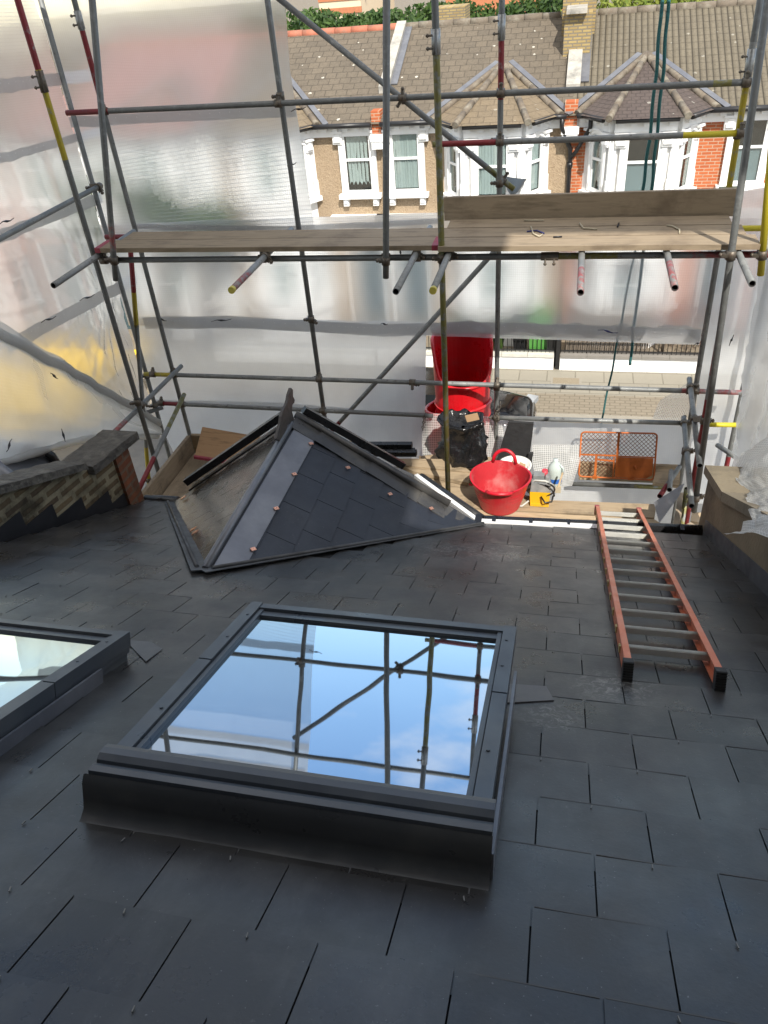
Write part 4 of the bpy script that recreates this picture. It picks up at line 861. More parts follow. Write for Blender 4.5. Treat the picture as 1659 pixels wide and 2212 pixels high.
def coupler(key, px, py, other=None, swivel=False):
    a, b, o = TUBES[key]; t = frac(key, px, py); p = a.lerp(b, t); X = (b-a).normalized(); mb = MB()
    mb.tube(p-X*.032, p+X*.032, .0335, 12, caps=True)
    if other:
        a2, b2, _ = TUBES[other]; X2 = (b2-a2).normalized(); t2 = frac(other, px, py); p2 = a2.lerp(b2, t2); mb.tube(p2-X2*.032, p2+X2*.032, .0335, 12); mb.beam(p, p2, .04, .045)
        n = (p2-p)
    else: X2 = Vector((0, -1, 0)) if abs(X.y) < .8 else Vector((0, 0, 1))
    n = X.cross(X2).normalized() if X.cross(X2).length > .05 else X.orthogonal()
    toc = (-p).normalized()
    for s, q in ((1, p), (-1, p2 if other else p)):
        Xq = X if s == 1 else X2
        bd = Xq.cross(toc).normalized()*s
        mb.tube(q+bd*.030+toc*.014, q+bd*.080+toc*.014, .009, 8); mb.tube(q+bd*.058+toc*.014, q+bd*.075+toc*.014, .017, 6); mb.box(q+bd*.036+toc*.004, (.04, .024, .044), bd, Xq, bd.cross(Xq))
    mb.build('coupler', FIT, o)
def sleeve(key, px0, py0, px1, py1, m=SLEEVE):
    a, b, o = TUBES[key]; t0, t1 = frac(key, px0, py0), frac(key, px1, py1); p, q = a.lerp(b, t0), a.lerp(b, t1); X = (q-p).normalized(); mb = MB(); mb.tube(p, q, .031, 12)
    toc = (-p).normalized(); bd = X.cross(toc).normalized()
    for f in (.25, .75): c = p.lerp(q, f); mb.tube(c+bd*.02+toc*.015, c+bd*.068+toc*.015, .007, 8, mi=1); mb.tube(c+bd*.05+toc*.015, c+bd*.062+toc*.015, .013, 6, mi=1)
    mb.beam(p+toc*.03, q+toc*.03, .012, .008, toc, 0); mb.build('sleeve_coupler', [m, FIT], o)
def std(key, p0, p1, y0, y1, segrows, top=None, bot=None, name='standard'):
    """standard through two pixels at depths y0, y1; segrows = [(pixel row, material)...] top to bottom"""
    a, b = AY(p0[0], p0[1], y0), AY(p1[0], p1[1], y1); d = (b-a)
    if top is not None: a = a-d*((top-a.z)/(-d.z))
    if bot is not None: b = a+d*((a.z-bot)/(-d.z)) if False else a+(b-a)*((bot-a.z)/(b.z-a.z))
    TUBES[key] = (a, b, None); sg = []
    for row, m in segrows[:-1]: sg.append((frac(key, p0[0]+(p1[0]-p0[0])*(row-p0[1])/(p1[1]-p0[1]), row), m))
    sg.append((1, segrows[-1][1])); return tube(key, name, a, b, sg)
std('CP', (940, 20), (968.4, 1080), YI, YI, [(95, d_), (118, d_), (330, o_), (600, o_), (1100, o_)], top=1.9, bot=ZB)
std('P4', (577.6, 0), (704.5, 926), YO, YO, [(300, d_), (2000, d_)], top=1.9, bot=GZ)
std('P6', (1084.2, 7), (1072, 900), YO, YO, [(70, d_), (88, g_), (215, r_), (2000, g_)], top=.6, bot=GZ)
std('A', (38, 0), (338, 1005), YI+.1, YI+.1, [(150, r_), (345, y_), (2000, d_)], top=1.0, bot=GZ)
std('B', (90, 7), (366, 986), 7.25, 7.25, [(2000, g_)], top=1.2, bot=GZ)
std('C', (176.4, 61), (407, 929), YO, YO, [(22, d_), (66, g_), (140, r_), (240, r_), (2000, g_)], top=1.2, bot=GZ)
std('C2', (281, 530), (319, 1010), 6.55, 7.0, [(630, r_), (705, y_), (700, y_), (965, g_), (1010, y_), (2000, y_)], bot=-6, name='raker')
std('D', (199, 0), (250, 605), 5.68, 5.86, [(480, d_), (540, pk_), (2000, d_)], top=-.02, name='hanger')
std('E', (835, 0), (833.5, 600), 5.66, 5.86, [(560, d_), (2000, d_)], top=-.02, name='hanger')
std('R1', (1650, 60), (1499, 1105), 5.78, 5.82, [(2000, d_)], top=.4)
std('R3', (1558, 700), (1503, 1010), 6.0, 6.0, [(745, g_), (810, r_), (862, g_), (930, r_), (2000, r_)], bot=-5.2)
std('R2', (1639, 20), (1503, 836), YO, YO, [(90, d_), (180, g_), (408, y_), (2000, g_)], top=.3, bot=GZ)
std('R4', (1664, 560), (1565, 1028), 7.2, 7.2, [(985, d_), (2000, r_)], top=-1.4, bot=GZ)
std('RY', (1660, 400), (1643, 594), 5.84, 5.9, [(2000, py_)], top=-.9, name='hanger')
std('YB', (1484, 1055), (1475, 1126), 6.0, 6.0, [(2000, o_)], bot=-6.5)
def hor(key, name, p0, p1, y0, y1, segs, cap=None):
    a, b = AY(p0[0], p0[1], y0), AY(p1[0], p1[1], y1); TUBES[key] = (a, b, None); sg = []
    for col, m in segs[:-1]: sg.append((frac(key, col, p0[1]+(p1[1]-p0[1])*(col-p0[0])/(p1[0]-p0[0])), m))
    sg.append((1, segs[-1][1])); return tube(key, name, a, b, sg, cap=cap)
hor('H1', 'ledger', (144, 244), (1640, 176.5), 7.05, 7.05, [(235, r_), (1540, d_), (1580, o_), (1700, d_)])
hor('H1b', 'guard_rail', (935, 312), (1620, 287), 7.05, 7.05, [(948, o_), (1073, r_), (1475, g_), (1700, py_)])
hor('H2', 'ledger', (225, 562), (1700, 549), 5.95, 5.95, [(1160, d_), (1205, g_), (1335, o_), (1480, g_), (1560, pk_), (1700, r_)])
hor('H2o', 'ledger', (228, 512), (1720, 492), 7.05, 7.05, [(300, r_), (1560, d_), (1800, py_)])
hor('H3', 'guard_rail', (312, 808), (1601, 848), 7.05, 7.05, [(382, y_), (1470, g_), (1490, pk_), (1700, pk_)])
hor('H4a', 'guard_rail', (343, 871), (935, 898), 7.05, 7.05, [(392, r_), (1000, g_)])
hor('H4b', 'guard_rail', (1068, 902), (1478, 914), 7.05, 7.05, [(1600, g_)])
hor('HY', 'guard_rail', (1518, 917), (1592, 918), 7.1, 7.1, [(1700, py_)])
hor('H5', 'ledger', (1232, 1045), (1440, 1053), 6.95, 6.95, [(1370, d_), (1600, o_)])
hor('H5b', 'standard', (1181, 1052), (1181, 1100), 6.9, 6.9, [(1600, g_)])
a = AY(310, 0, 5.9); hor('U1', 'ledger', (100, -60), (1600, -150), 5.95, 5.95, [(2000, d_)])
def level(key, name, a, b, sg): return tube(key, name, a, b, sg)
level('U2', 'ledger', (-5.2, 7.05, -.04), (2.6, 7.05, -.04), [(1, d_)])
hor('BR1', 'brace', (562, -36), (1110, 409), 7.17, 7.17, [(1050, d_), (2000, o_)]); hor('BR2', 'brace', (1071, 540), (712, 936), 7.17, 7.17, [(735, g_), (2000, r_)])
# transoms carrying the upper boards, poking towards the roof
for i, (px, py, sg, cap) in enumerate([(115, 617, [(1, g_)], 0), (500, 627, [(.25, pk_), (1, g_)], 1), (855, 630, [(1, g_)], 0), (935, 628, [(1, g_)], 1), (1254, 632, [(.22, pk_), (1, g_)], 0), (1458, 622, [(.25, pk_), (1, g_)], 0), (1625, 613, [(1, g_)], 0)]):
    e = AZ(px, py, -1.955); tube('T%d' % i, 'transom', e, Vector((e.x, 6.60 if i < 4 else 7.12, -1.955)), sg, cap=cap)
# rails along the two sides
a = AY(218, 400, 7.3); tube('L1', 'side_rail', a, Vector((a.x, 1.0, a.z)))
a = AY(386, 797, 7.0); tube('L3', 'side_rail', AZ(224, 956, a.z), a+Vector((0, .07, 0)), [(.25, pk_), (1, g_)])
tube('L4', 'side_rail', AY(297, 1063, 5.45), AY(398, 852, 7.0), [(.32, r_), (.62, g_), (1, o_)])
tube('L5', 'side_rail', AY(150, 945, 6.6), AY(352, 880, 7.25))
tube('RA', 'side_rail', AY(1511.5, 1006, 5.7), AY(1489, 818, 7.0)); tube('RB', 'side_rail', AY(1494, 1093, 5.5), AY(1477, 902, 7.0)); tube('RC', 'transom', AY(1550, 962, 7.0), AY(1590, 988, 6.6))
tube('RD', 'brace', AY(1425, 1072, 6.3), AY(1468, 1008, 6.9), [(.35, r_), (1, d_)]); tube('RE', 'brace', AY(1446, 1058, 6.35), AY(1450, 1018, 6.8))
for k, x, y, o in [('P4', 600, 208, 'H1'), ('C', 225, 240, 'H1'), ('P6', 1082, 200, 'H1'), ('P6', 1080, 301, 'H1b'), ('R2', 1612, 178, 'H1'), ('R2', 1600, 290, 'H1b'), ('CP', 955, 558, 'H2'), ('E', 834, 563, 'H2'), ('D', 247, 562, 'H2'), ('R1', 1577, 551, 'H2'),
                 ('P4', 690, 815, 'H3'), ('P4', 697, 888, 'H4a'), ('P6', 1074, 836, 'H3'), ('P6', 1073, 902, 'H4b'), ('C', 376, 806, 'H3'), ('C', 394, 872, 'H4a'), ('B', 330, 808, 'H3'), ('B', 348, 872, 'H4a'), ('R2', 1503, 842, 'H3'), ('RB', 1480, 914, 'H4b'), ('RA', 1491, 836, 'H3'), ('A', 298, 868, 'L3'), ('C2', 309, 868, None), ('B', 212, 402, 'L1'),
                 ('T1', 566, 545, 'H2'), ('T3', 965, 545, 'H2'), ('T0', 216, 552, 'H2'), ('T2', 900, 548, 'H2'), ('RY', 1645, 550, 'H2'), ('R1', 1508, 1075, None), ('RA', 1503, 905, 'R3'), ('RB', 1484, 975, 'R2'), ('H3', 891, 830, None), ('C2', 317, 1036, None), ('P6', 1081, 395, 'BR1'), ('BR1', 870, 212, 'H1'), ('P4', 664, 690, None)]:
    coupler(k, x, y, o)
sleeve('CP', 938, 62, 941, 118); sleeve('P6', 1084, 30, 1083, 86); sleeve('A', 84, 152, 93, 200, FIT); sleeve('C', 176, 22, 186, 62); sleeve('R2', 1627, 105, 1621, 170); sleeve('H2', 1168, 566, 1206, 565, FIT)
bc = MB(); a, b, o = TUBES['R2']; t = frac('R2', 1580, 412); p = a.lerp(b, t); bc.box(p+Vector((0, -.03, 0)), (.16, .06, .07)); bc.tube(p-Vector((.09, .05, 0)), p+Vector((.09, -.05, 0)), .03, 10); bc.build('board_clip', simple('brass_coloured_clip', (.26, .22, .09), .5, .4), o)

# added unseen canopy above the viewer, blocking sun and sky
TR = thing('added_shade_canopy', (-1, 1.4, 5), 'added unseen canopy that shades the roof and upper scaffold', 'roof')
t_ = MB(); t_.span((-6.5, .35, 5.0), (5.5, 2.75, 5.03)); t_.span((-6.5, -4.0, 5.0), (2.25, .345, 5.03)); t_.build('sheeting', simple('dark_shade_canopy', (.07, .072, .075), .6), TR)
tb_ = MB()
for x in (-6, -2, 2, 5): tb_.tube((x, .3, 4.96), (x, 2.75, 4.96), .0242, 10)
tb_.build('beam', GALV, TR)

# ------------------------------------------------------------------ boards
def board(name, quad, z, m, label, group=None, th=.038, ends=None, cat='plank'):
    pts = [AZ(x, y, z) for x, y in quad]; mb = MB(); mb.prism(pts, (0, 0, -th))
    return tag(mb.build(name, m), label, cat, group)
def boardx(x0, x1, y0, y1, z, m, label, group=None, band=None, tilt=0):
    mb = MB(); mb.box(((x0+x1)/2, (y0+y1)/2, z-.019), (x1-x0, y1-y0, .038), (1, tilt, 0), (-tilt, 1, 0))
    if band:
        for xe, s in ((x0, 1), (x1, -1)): mb.box((xe+s*.025, (y0+y1)/2, z-.019), (.05, y1-y0+.004, .041), mi=1)
    return tag(mb.build('scaffold_board', [m, band or m]), label, 'scaffold board', group)
UZ = -1.885; xa = AZ(212, 531, UZ).x; xm = AZ(944, 538, UZ).x; xb = AZ(1642, 527, UZ).x
GRP = 'boards of the upper platform'
boardx(xa, xm-.005, 5.905, 6.122, UZ, WOODG, 'front board of the narrow left half of the upper platform, red at its end', GRP, REDEND); boardx(xa+.13, xm+.02, 6.142, 6.365, UZ-.004, WOODG, 'rear board of the narrow left half of the upper platform', GRP)
for i, (l) in enumerate(('front board of the wide right half of the upper platform', 'middle board of the wide right half of the upper platform', 'rear board of the wide right half of the upper platform, against the toe board')):
    boardx(xm+.0, xb-(.06*i if i else 0), 5.86+i*.238, 6.085+i*.238, UZ+.004, WOODG, l, GRP)
ta, tb2 = AY(958, 432, 6.58), AY(1600, 412, 6.58)
mb = MB(); q = [AY(958, 427, 6.6), AY(1597, 408, 6.6), AY(1590, 470, 6.58), AY(960, 480, 6.58)]; q[2].z = q[3].z = UZ-.01; mb.prism(q, (0, .038, 0)); tag(mb.build('toe_board', WOODG), 'stained toe board on edge at the back of the upper platform', 'toe board')
LG = 'boards of the lower platform'
board('scaffold_board', [(337, 1086), (385, 1089), (462, 983), (419, 979)], ZB, WOODY, 'lower platform board running out beside the left toe board', LG); board('scaffold_board', [(388, 1090), (440, 1093), (506, 988), (465, 983)], ZB, WOODY, 'lower platform board second from the left toe board', LG); board('scaffold_board', [(443, 1094), (500, 1097), (552, 990), (509, 988)], ZB-.004, WOODY, 'lower platform board partly under the plywood, behind the bay roof', LG)
p0, p1 = AZ(336, 1085, ZB), AZ(418, 977, ZB); mb = MB(); mb.prism([Vector((p0.x-.01, 5.45, ZB-.04)), Vector((p0.x, p1.y+.02, ZB-.04)), Vector((p0.x, p1.y+.02, ZB+.2)), Vector((p0.x-.01, 5.45, ZB+.2))], (-.038, 0, 0)); tag(mb.build('toe_board', WOODY), 'worn toe board on edge along the left end of the lower platform', 'toe board')
mb = MB(); mb.span((p0.x, p1.y+.03, ZB-.03), (p0.x+1.9, p1.y+.07, ZB+.2)); tag(mb.build('toe_board', WOOD), 'brown toe board on edge behind the plywood sheet', 'toe board')
ply = MB(); q = [AY(437, 922, 6.45), AY(600, 950, 6.45), AY(560, 1004, 6.1), AY(421, 983, 6.1)]; ply.prism(q, (0, -.008, -.014)); e = MB()
po = tag(ply.build('plywood_sheet', PLY), 'brown plywood offcut lying on the left boards', 'plywood sheet'); MB().beam(q[3]+Vector((0, -.02, -.01)), q[2]+Vector((0, -.02, -.01)), .03, .03).build('red_edge', REDEND, po)
board('scaffold_board', [(846, 990), (985, 992), (1018, 1020), (858, 1004)], ZB+.06, WOOD, 'loose plank lying behind the black bin bag', LG); board('scaffold_board', [(860, 1003), (1016, 1022), (1012, 1043), (893, 1018)], ZB+.045, WOOD, 'loose plank crossing the platform in front of the bin bag', LG)
board('scaffold_board', [(893, 1022), (1012, 1048), (1150, 1072), (1035, 1098), (985, 1094)], ZB-.002, WOOD, 'broad board under the red tub and the green pole', LG); board('scaffold_board', [(905, 985), (1000, 975), (1120, 1000), (1180, 1060), (1020, 1040)], ZB-.05, WOOD, 'board far back under the bin bag', LG)
board('scaffold_board', [(985, 1098), (1120, 1106), (1414, 1122), (1462, 1153), (1038, 1133)], ZB-.006, PALEWOOD, 'pale plaster-splashed board next to the gutter', LG); board('scaffold_board', [(1030, 1086), (1126, 1078), (1418, 1089), (1414, 1118), (1119, 1103), (1020, 1097)], ZB, WOOD, 'board between the pale board and the open netting, under the ladder tops', LG)
board('scaffold_board', [(1462, 1142), (1492, 1128), (1525, 1146), (1519, 1160)], ZB-.02, WOODY, 'short board end littered with straw by the right wall', LG); board('scaffold_board', [(1466, 1064), (1481, 1064), (1466, 1146), (1452, 1144)], ZB+.03, WOODY, 'narrow grey batten beside the yellow pole', LG); board('scaffold_board', [(1495, 1105), (1518, 1108), (1522, 1130), (1492, 1125)], ZB-.25, PALEWOOD, 'pale board end beyond the right pole', LG); board('scaffold_board', [(1420, 1005), (1470, 1012), (1466, 1048), (1410, 1042)], ZB-.2, WOOD, 'dark board standing behind the orange guard', LG)
mb = MB(); q = [AY(1252, 1000, 7.0), AY(1470, 1008, 7.0), AY(1468, 1046, 6.98), AY(1250, 1036, 6.98)]; mb.prism(q, (0, .038, 0)); tag(mb.build('toe_board', WOOD), 'toe board behind the orange brick guard', 'toe board')
fp_ = MB(); q = [AZ(1420, 1130, ZB+.05), AZ(1470, 1064, ZB+.10), AZ(1452, 1060, ZB+.25), AY(1412, 1086, 5.95), AZ(1424, 1128, ZB+.05)]
fp_.prism([AY(1424, 1130, 5.55), AY(1466, 1072, 5.9), AY(1478, 1044, 6.1), AY(1412, 1085, 6.0)], (.004, .004, 0)); tag(fp_.build('membrane_offcut', simple('grey_membrane', (.24, .24, .245), .8, 0, .2, 9, .4, .01)), 'torn flap of grey membrane hanging by the right pole', 'membrane')

# ------------------------------------------------------------------ sheeting
def patch(name, L, Rr, nu, nv, amp, mat, label=None, cat='sheet', parent=None, group=None, freq=1.6, folds=0, seed=0, off=0, radial=()):
    """L and Rr: equally long lists of 3-D points down the two edges"""
    mb = MB(); k = len(L)-1; rows = []
    for j in range(nv+1):
        t = j/nv*k; i = min(int(t), k-1); f = t-i; rows.append((Vector(L[i]).lerp(Vector(L[i+1]), f), Vector(Rr[i]).lerp(Vector(Rr[i+1]), f)))
    nrm = (Vector(Rr[0])-Vector(L[0])).cross(Vector(L[-1])-Vector(L[0])).normalized()
    vs = []; uvs = []; ul = max((b-a).length for a, b in rows); vl = (Vector(L[-1])-Vector(L[0])).length
    for j, (a, b) in enumerate(rows):
        for i in range(nu+1):
            p = a.lerp(b, i/nu); q = p*freq+Vector((seed, seed*.7, 0))
            d = mnoise.noise(q)+.5*mnoise.noise(q*2.3)+.25*(1-2*abs(mnoise.noise(q*3.9)))
            if folds: d += folds*(abs(mnoise.noise(Vector((p.x*3+p.y*3, p.z*.7, seed))))*2-.5)
            for c_, n_, am, re in radial:
                e_ = p-Vector(c_); th = math.atan2(e_.z, e_.y+e_.x*.3); r_ = e_.length; d += am/amp*(abs(math.sin(th*n_+mnoise.noise(Vector((th*4, 0, seed)))*2))-.5)*math.exp(-r_/re)*min(1, r_*4)
            vs.append(p+nrm*(amp*d+off)); uvs.append((i/nu*ul, j/nv*vl))
    mb.add(vs, [(j*(nu+1)+i, j*(nu+1)+i+1, (j+1)*(nu+1)+i+1, (j+1)*(nu+1)+i) for j in range(nv) for i in range(nu)], 0, True, uvs)
    o = mb.build(name, mat, parent)
    if label: tag(o, label, cat, group)
    return o
def band(parent, pts, hgt, dots=True, y_off=-.02, tilt=None):
    """grey reinforcement strip with a row of eyelets along a polyline"""
    mb = MB(); ey = MB(); vs = []; uvs = []; n = 40; k = len(pts)-1; P = []
    for j in range(n+1):
        t = j/n*k; i = min(int(t), k-1); P.append(Vector(pts[i]).lerp(Vector(pts[i+1]), t-i)+Vector((0, y_off, .012*mnoise.noise(Vector((j*.3, 1, hgt))))))
    for j, p in enumerate(P): vs += [p, p-Vector((0, 0, hgt*(1+.18*mnoise.noise(Vector((j*.10, hgt, 3))))))]; uvs += [(j*.1, 0), (j*.1, 1)]
    mb.add(vs, [(2*j, 2*j+2, 2*j+3, 2*j+1) for j in range(n)], 0, True, uvs)
    if dots:
        L = sum((P[j+1]-P[j]).length for j in range(n)); m = int(L/.1)
        for e in range(m):
            f = (e+.5)/m*n; j = min(int(f), n-1); c = P[j].lerp(P[j+1], f-j)-Vector((0, 0, hgt*.35)); d = (P[j+1]-P[j]).normalized(); toc = (-c).normalized(); c = c+toc*.008
            u = d; v = Vector((0, 0, 1)); ey.add([c+u*.007, c+v*.007, c-u*.007, c-v*.007], [(0, 1, 2, 3)], 1)
        pass
    ey_v = ey.v; o_ = len(mb.v)
    mb.v += ey_v; mb.f += [[i+o_ for i in f] for f in ey.f]; mb.m += ey.m; mb.sm += ey.sm
    mb.build('eyelet_band', [BAND, EYE], parent)
def tie(parent, px, py, Y_=None, d=(22, -6), m=TIE, plane='Y'):
    f = (lambda a, b: AY(a, b, Y_)) if plane == 'Y' else (lambda a, b: AX(a, b, Y_))
    a, c, b = f(px-d[0], py-d[1]), f(px, py), f(px+d[0], py+d[1]); MB().path([a, a.lerp(c, .6)+Vector((0, 0, .01)), c, c.lerp(b, .5)-Vector((0, 0, .008)), b], [.003, .004, .011, .004, .003], 6).build('cable_tie', m, parent)
YS = 7.3
cx_l = AY(232, 520, 7.34).x
def EY(px, py, y=YS): return AY(px, py, y)
def top(p, dz): return Vector((p.x, p.y, dz))
# 1 upper left back sheet
Lc = [Vector((cx_l, YS, -.02)), Vector((cx_l, YS, -.3)), Vector((cx_l, YS, -.6)), Vector((cx_l, YS, -1.4)), Vector((cx_l, YS, -2.25))]
e1_ = [EY(610, 0), EY(627, 150), EY(640, 235), EY(655, 330), EY(672, 462)]
Rc = [Vector((e1_[0].x+.02, YS, -.02)), Vector((e1_[0].x+.02, YS, -.3)), e1_[1], e1_[2], EY(680, 500)]
s1 = patch('sheeting', Lc, Rc, 40, 50, .010, SHEET, 'tall upper sheet at the back left, ending beside the diagonal brace', 'sheeting', group='scaffold sheeting', folds=.4)
patch('top_lap', [Vector((cx_l, YS-.01, 1.9)), Vector((cx_l, YS-.012, -.10))], [Vector((e1_[0].x+.04, YS-.01, 1.9)), Vector((e1_[0].x+.02, YS-.012, -.10))], 30, 24, .012, SHEET_MILK, parent=s1)
band(s1, [EY(150, 252), EY(400, 238), EY(640, 226)], .09); band(s1, [Vector((cx_l, YS, .35)), Vector((e1_[0].x, YS, .3))], .12); tie(s1, 645, 236, YS-.05, (16, -5)); tie(s1, 865, 545, YS-.05, (2, 8)); tie(s1, 630, 355, YS-.05, (10, -4))
# 2 middle band right across
cl = lambda py: Vector((cx_l-.03, YS, EY(300, py).z))
L2 = [cl(486), cl(560), cl(640), cl(706)]
R2_ = [EY(1566, 440), EY(1548, 560), EY(1528, 660), EY(1512, 748)]
s2 = patch('sheeting', [p+Vector((0, .03, 0)) for p in L2], [p+Vector((0, .03, 0)) for p in R2_], 90, 26, .012, SHEET, 'wide middle sheet below the upper boards, hanging across the whole scaffold', 'sheeting', group='scaffold sheeting', folds=.5, seed=4)
band(s2, [EY(290, 483), EY(620, 487), EY(950, 470)], .05); band(s2, [EY(312, 682), EY(480, 678), EY(700, 690), EY(830, 697), EY(1000, 690), EY(1250, 697), EY(1515, 708)], .13, y_off=-.05)
bm = MB(); wv = []
for i in range(61):
    px = 930+(1515-930)*i/60; py = 720+12*(i/60)+3*math.sin(i*.55)+2*math.sin(i*1.3); p = EY(px, py-24); q = EY(px, py); wv += [p+Vector((0, .02, 0)), q+Vector((0, .02+.03*math.sin(i*.7), 0))]
bm.add(wv, [(2*i, 2*i+2, 2*i+3, 2*i+1) for i in range(60)], 0, True, [(i*.05, k*.1) for i in range(61) for k in (0, 1)]); bm.build('torn_hem', SHEET_MILK, s2)
tie(s2, 478, 692, YS-.1, (22, -3)); tie(s2, 830, 700, YS-.1, (8, 0)); tie(s2, 1313, 716, YS-.1, (22, 3), TIEB); tie(s2, 350, 690, YS-.1, (10, 3))
# 3 lower left
L3 = [cl(690), cl(820), EY(345, 930), EY(400, 1040)]; R3_ = [EY(919, 700), EY(918, 800), EY(916, 890), EY(912, 1010)]
s3 = patch('sheeting', [p+Vector((0, .06, 0)) for p in L3], [p+Vector((0, .06, 0)) for p in R3_], 50, 26, .02, SHEET_MILK, 'bright lower sheet at the back, left of the red chute', 'sheeting', group='scaffold sheeting', folds=.5, seed=9)
band(s3, [EY(330, 862), EY(600, 868), EY(760, 880)], .05)
# 4 low sheet under the rail, right; net around the bag
L4 = [EY(1062, 908, 7.15), EY(1062, 960, 7.15), EY(1058, 1030, 7.1), EY(1090, 1120, 6.9)]; R4_ = [EY(1482, 918, 7.15), EY(1474, 980, 7.15), EY(1466, 1040, 7.1), EY(1440, 1112, 6.9)]
s4 = patch('sheeting', L4, R4_, 40, 18, .03, SHEET_MILK, 'low milky sheet behind the orange brick guard', 'sheeting', group='scaffold sheeting', folds=.6, seed=14)
L4 = [EY(914, 892, 7.12), EY(912, 950, 7.08), EY(914, 1005, 7.0), EY(900, 1030, 6.8)]; R4_ = [EY(1082, 902, 7.12), EY(1090, 950, 7.08), EY(1085, 985, 7.0), EY(1090, 1010, 6.8)]
s4b = patch('netting', L4, R4_, 30, 16, .03, NETTING, 'coarse white netting hanging behind the black bin bag', 'netting', group='white nets', folds=.7, seed=17)
L4 = [EY(1150, 960, 6.95), EY(1150, 1000, 6.9), EY(1160, 1040, 6.8), EY(1190, 1056, 6.6)]; R4_ = [EY(1256, 960, 6.95), EY(1256, 985, 6.9), EY(1246, 1020, 6.8), EY(1236, 1050, 6.6)]
patch('netting', L4, R4_, 22, 14, .03, NETTING, 'crumpled white netting behind the plastic bottle', 'netting', group='white nets', folds=.7, seed=19)
# 5 right back strip, ragged, and the clear flap at the rail's end
L5 = [EY(1560, 425), EY(1535, 600), EY(1520, 720), EY(1508, 850), EY(1495, 960), EY(1488, 1090)]; R5 = [EY(1720, 400), EY(1695, 560), EY(1650, 720), EY(1605, 860), EY(1596, 960), EY(1560, 1090)]
s5 = patch('sheeting', [p+Vector((0, .05, 0)) for p in L5], [p+Vector((0, .05, 0)) for p in R5], 30, 44, .035, SHEET_MILK, 'narrow wrinkled sheet at the back right, between the right poles', 'sheeting', group='scaffold sheeting', folds=.8, seed=23)
tie(s5, 1507, 742, 7.0, (8, -4)); tie(s5, 1580, 735, 7.1, (5, -12)); tie(s5, 1535, 820, 7.0, (5, 0))
L5 = [EY(1490, 822, 7.1), EY(1462, 842, 7.12), EY(1424, 868, 7.14), EY(1410, 905, 7.1)]; R5 = [EY(1492, 830, 7.1), EY(1492, 862, 7.1), EY(1490, 890, 7.08), EY(1480, 912, 7.06)]
patch('sheeting', L5, R5, 14, 14, .02, CLEARF, 'triangular clear flap of sheeting where the right rails meet', 'sheeting', group='scaffold sheeting', seed=31)
# 6 left side sheet, from the back corner towards the viewer
xs = cx_l
def SX(px, py, x=None): return AX(px, py, xs if x is None else x)
cr = lambda z: Vector((xs, YS, z))
c0 = EY(345, 935); 
LL = [Vector((xs-.1, 2.2, 1.6)), Vector((xs-.1, 2.2, -.2)), AX(-40, 520, xs-.1), AX(-40, 690, xs-.05)]
RRs = [cr(1.6), cr(-.6), cr(-2.2), Vector((EY(345, 935).x, 7.25, EY(345, 935).z))]
s6 = patch('sheeting', LL, RRs, 110, 110, .022, SHEET, 'large left side sheet running from the back corner towards the viewer', 'sheeting', group='scaffold sheeting', folds=.5, seed=41, radial=[((xs, 7.2, EY(345, 935).z), 15, .09, .8), (tuple(AX(226, 645, xs)), 12, .06, .5)])
def sb(p, q, hg, n=None): band(s6, [AX(p[0], p[1], xs+.03), AX(q[0], q[1], xs+.03)], hg, y_off=0)
sb((-10, 172), (190, 150), .10); sb((-10, 335), (215, 275), .07); sb((-10, 500), (215, 415), .10); sb((10, 735), (290, 590), .12)
for (px, py) in ((14, 478), (105, 690), (188, 643)): tie(s6, px, py, xs+.06, (16, -7), plane='X')
# 7 drooping lower flap with its rope hem
FL = [AX(-50, 665, xs+.05), AX(-50, 760, xs+.25), AX(-50, 880, xs+.38), AX(-50, 965, xs+.30), AX(-40, 1008, xs+.25)]; FR = [EY(338, 908, 7.2), EY(352, 925, 7.1), EY(350, 934, 7.0), EY(345, 940, 6.95), EY(335, 942, 6.9)]
mb = MB(); nu, nv = 40, 24; vs = []; uvs = []
sag = {0: 0.0}
for j in range(nv+1):
    t = j/nv*4; i0 = min(int(t), 3); f = t-i0
    for i in range(nu+1):
        u = i/nu; p = FL[i0].lerp(FL[i0+1], f).lerp(FR[i0].lerp(FR[i0+1], f), u)
        p = p+Vector((.10*math.sin(math.pi*u)*(j/nv), 0, (.12*math.sin(math.pi*u)**1.5)*(j/nv)))+Vector((1, 0, .3))*(.05*mnoise.noise(Vector((u*2.2+j*.05, j*.16-u*5, 2)))+.05*abs(mnoise.noise(Vector((u*3-j*.08, u*7, 7)))))
        vs.append(p); uvs.append((u*4, j/nv*1.2))
mb.add(vs, [(j*(nu+1)+i, j*(nu+1)+i+1, (j+1)*(nu+1)+i+1, (j+1)*(nu+1)+i) for j in range(nv) for i in range(nu)], 0, True, uvs)
s7 = tag(mb.build('sheeting', SHEET_MILK), 'drooping flap of sheeting above the left brick wall', 'sheeting', 'scaffold sheeting')
hem = [vs[nv*(nu+1)+i] for i in range(nu+1)]; MB().path([p+Vector((.01, 0, 0)) for p in hem], [.035+.012*mnoise.noise(Vector((i*.4, 0, 0))) for i in range(nu+1)], 10).build('rolled_hem', SHEET_MILK, s7)
hem2 = [vs[2*(nu+1)+i] for i in range(nu+1)]; MB().path([p+Vector((.01, 0, 0)) for p in hem2], [.05]*(nu+1), 10).build('rolled_fold', SHEET_MILK, s7)
for (px, py, d) in ((20, 962, (-6, 14)), (137, 940, (4, 14)), (117, 812, (8, 6))): tie(s7, px, py, xs+.5, d, plane='X')
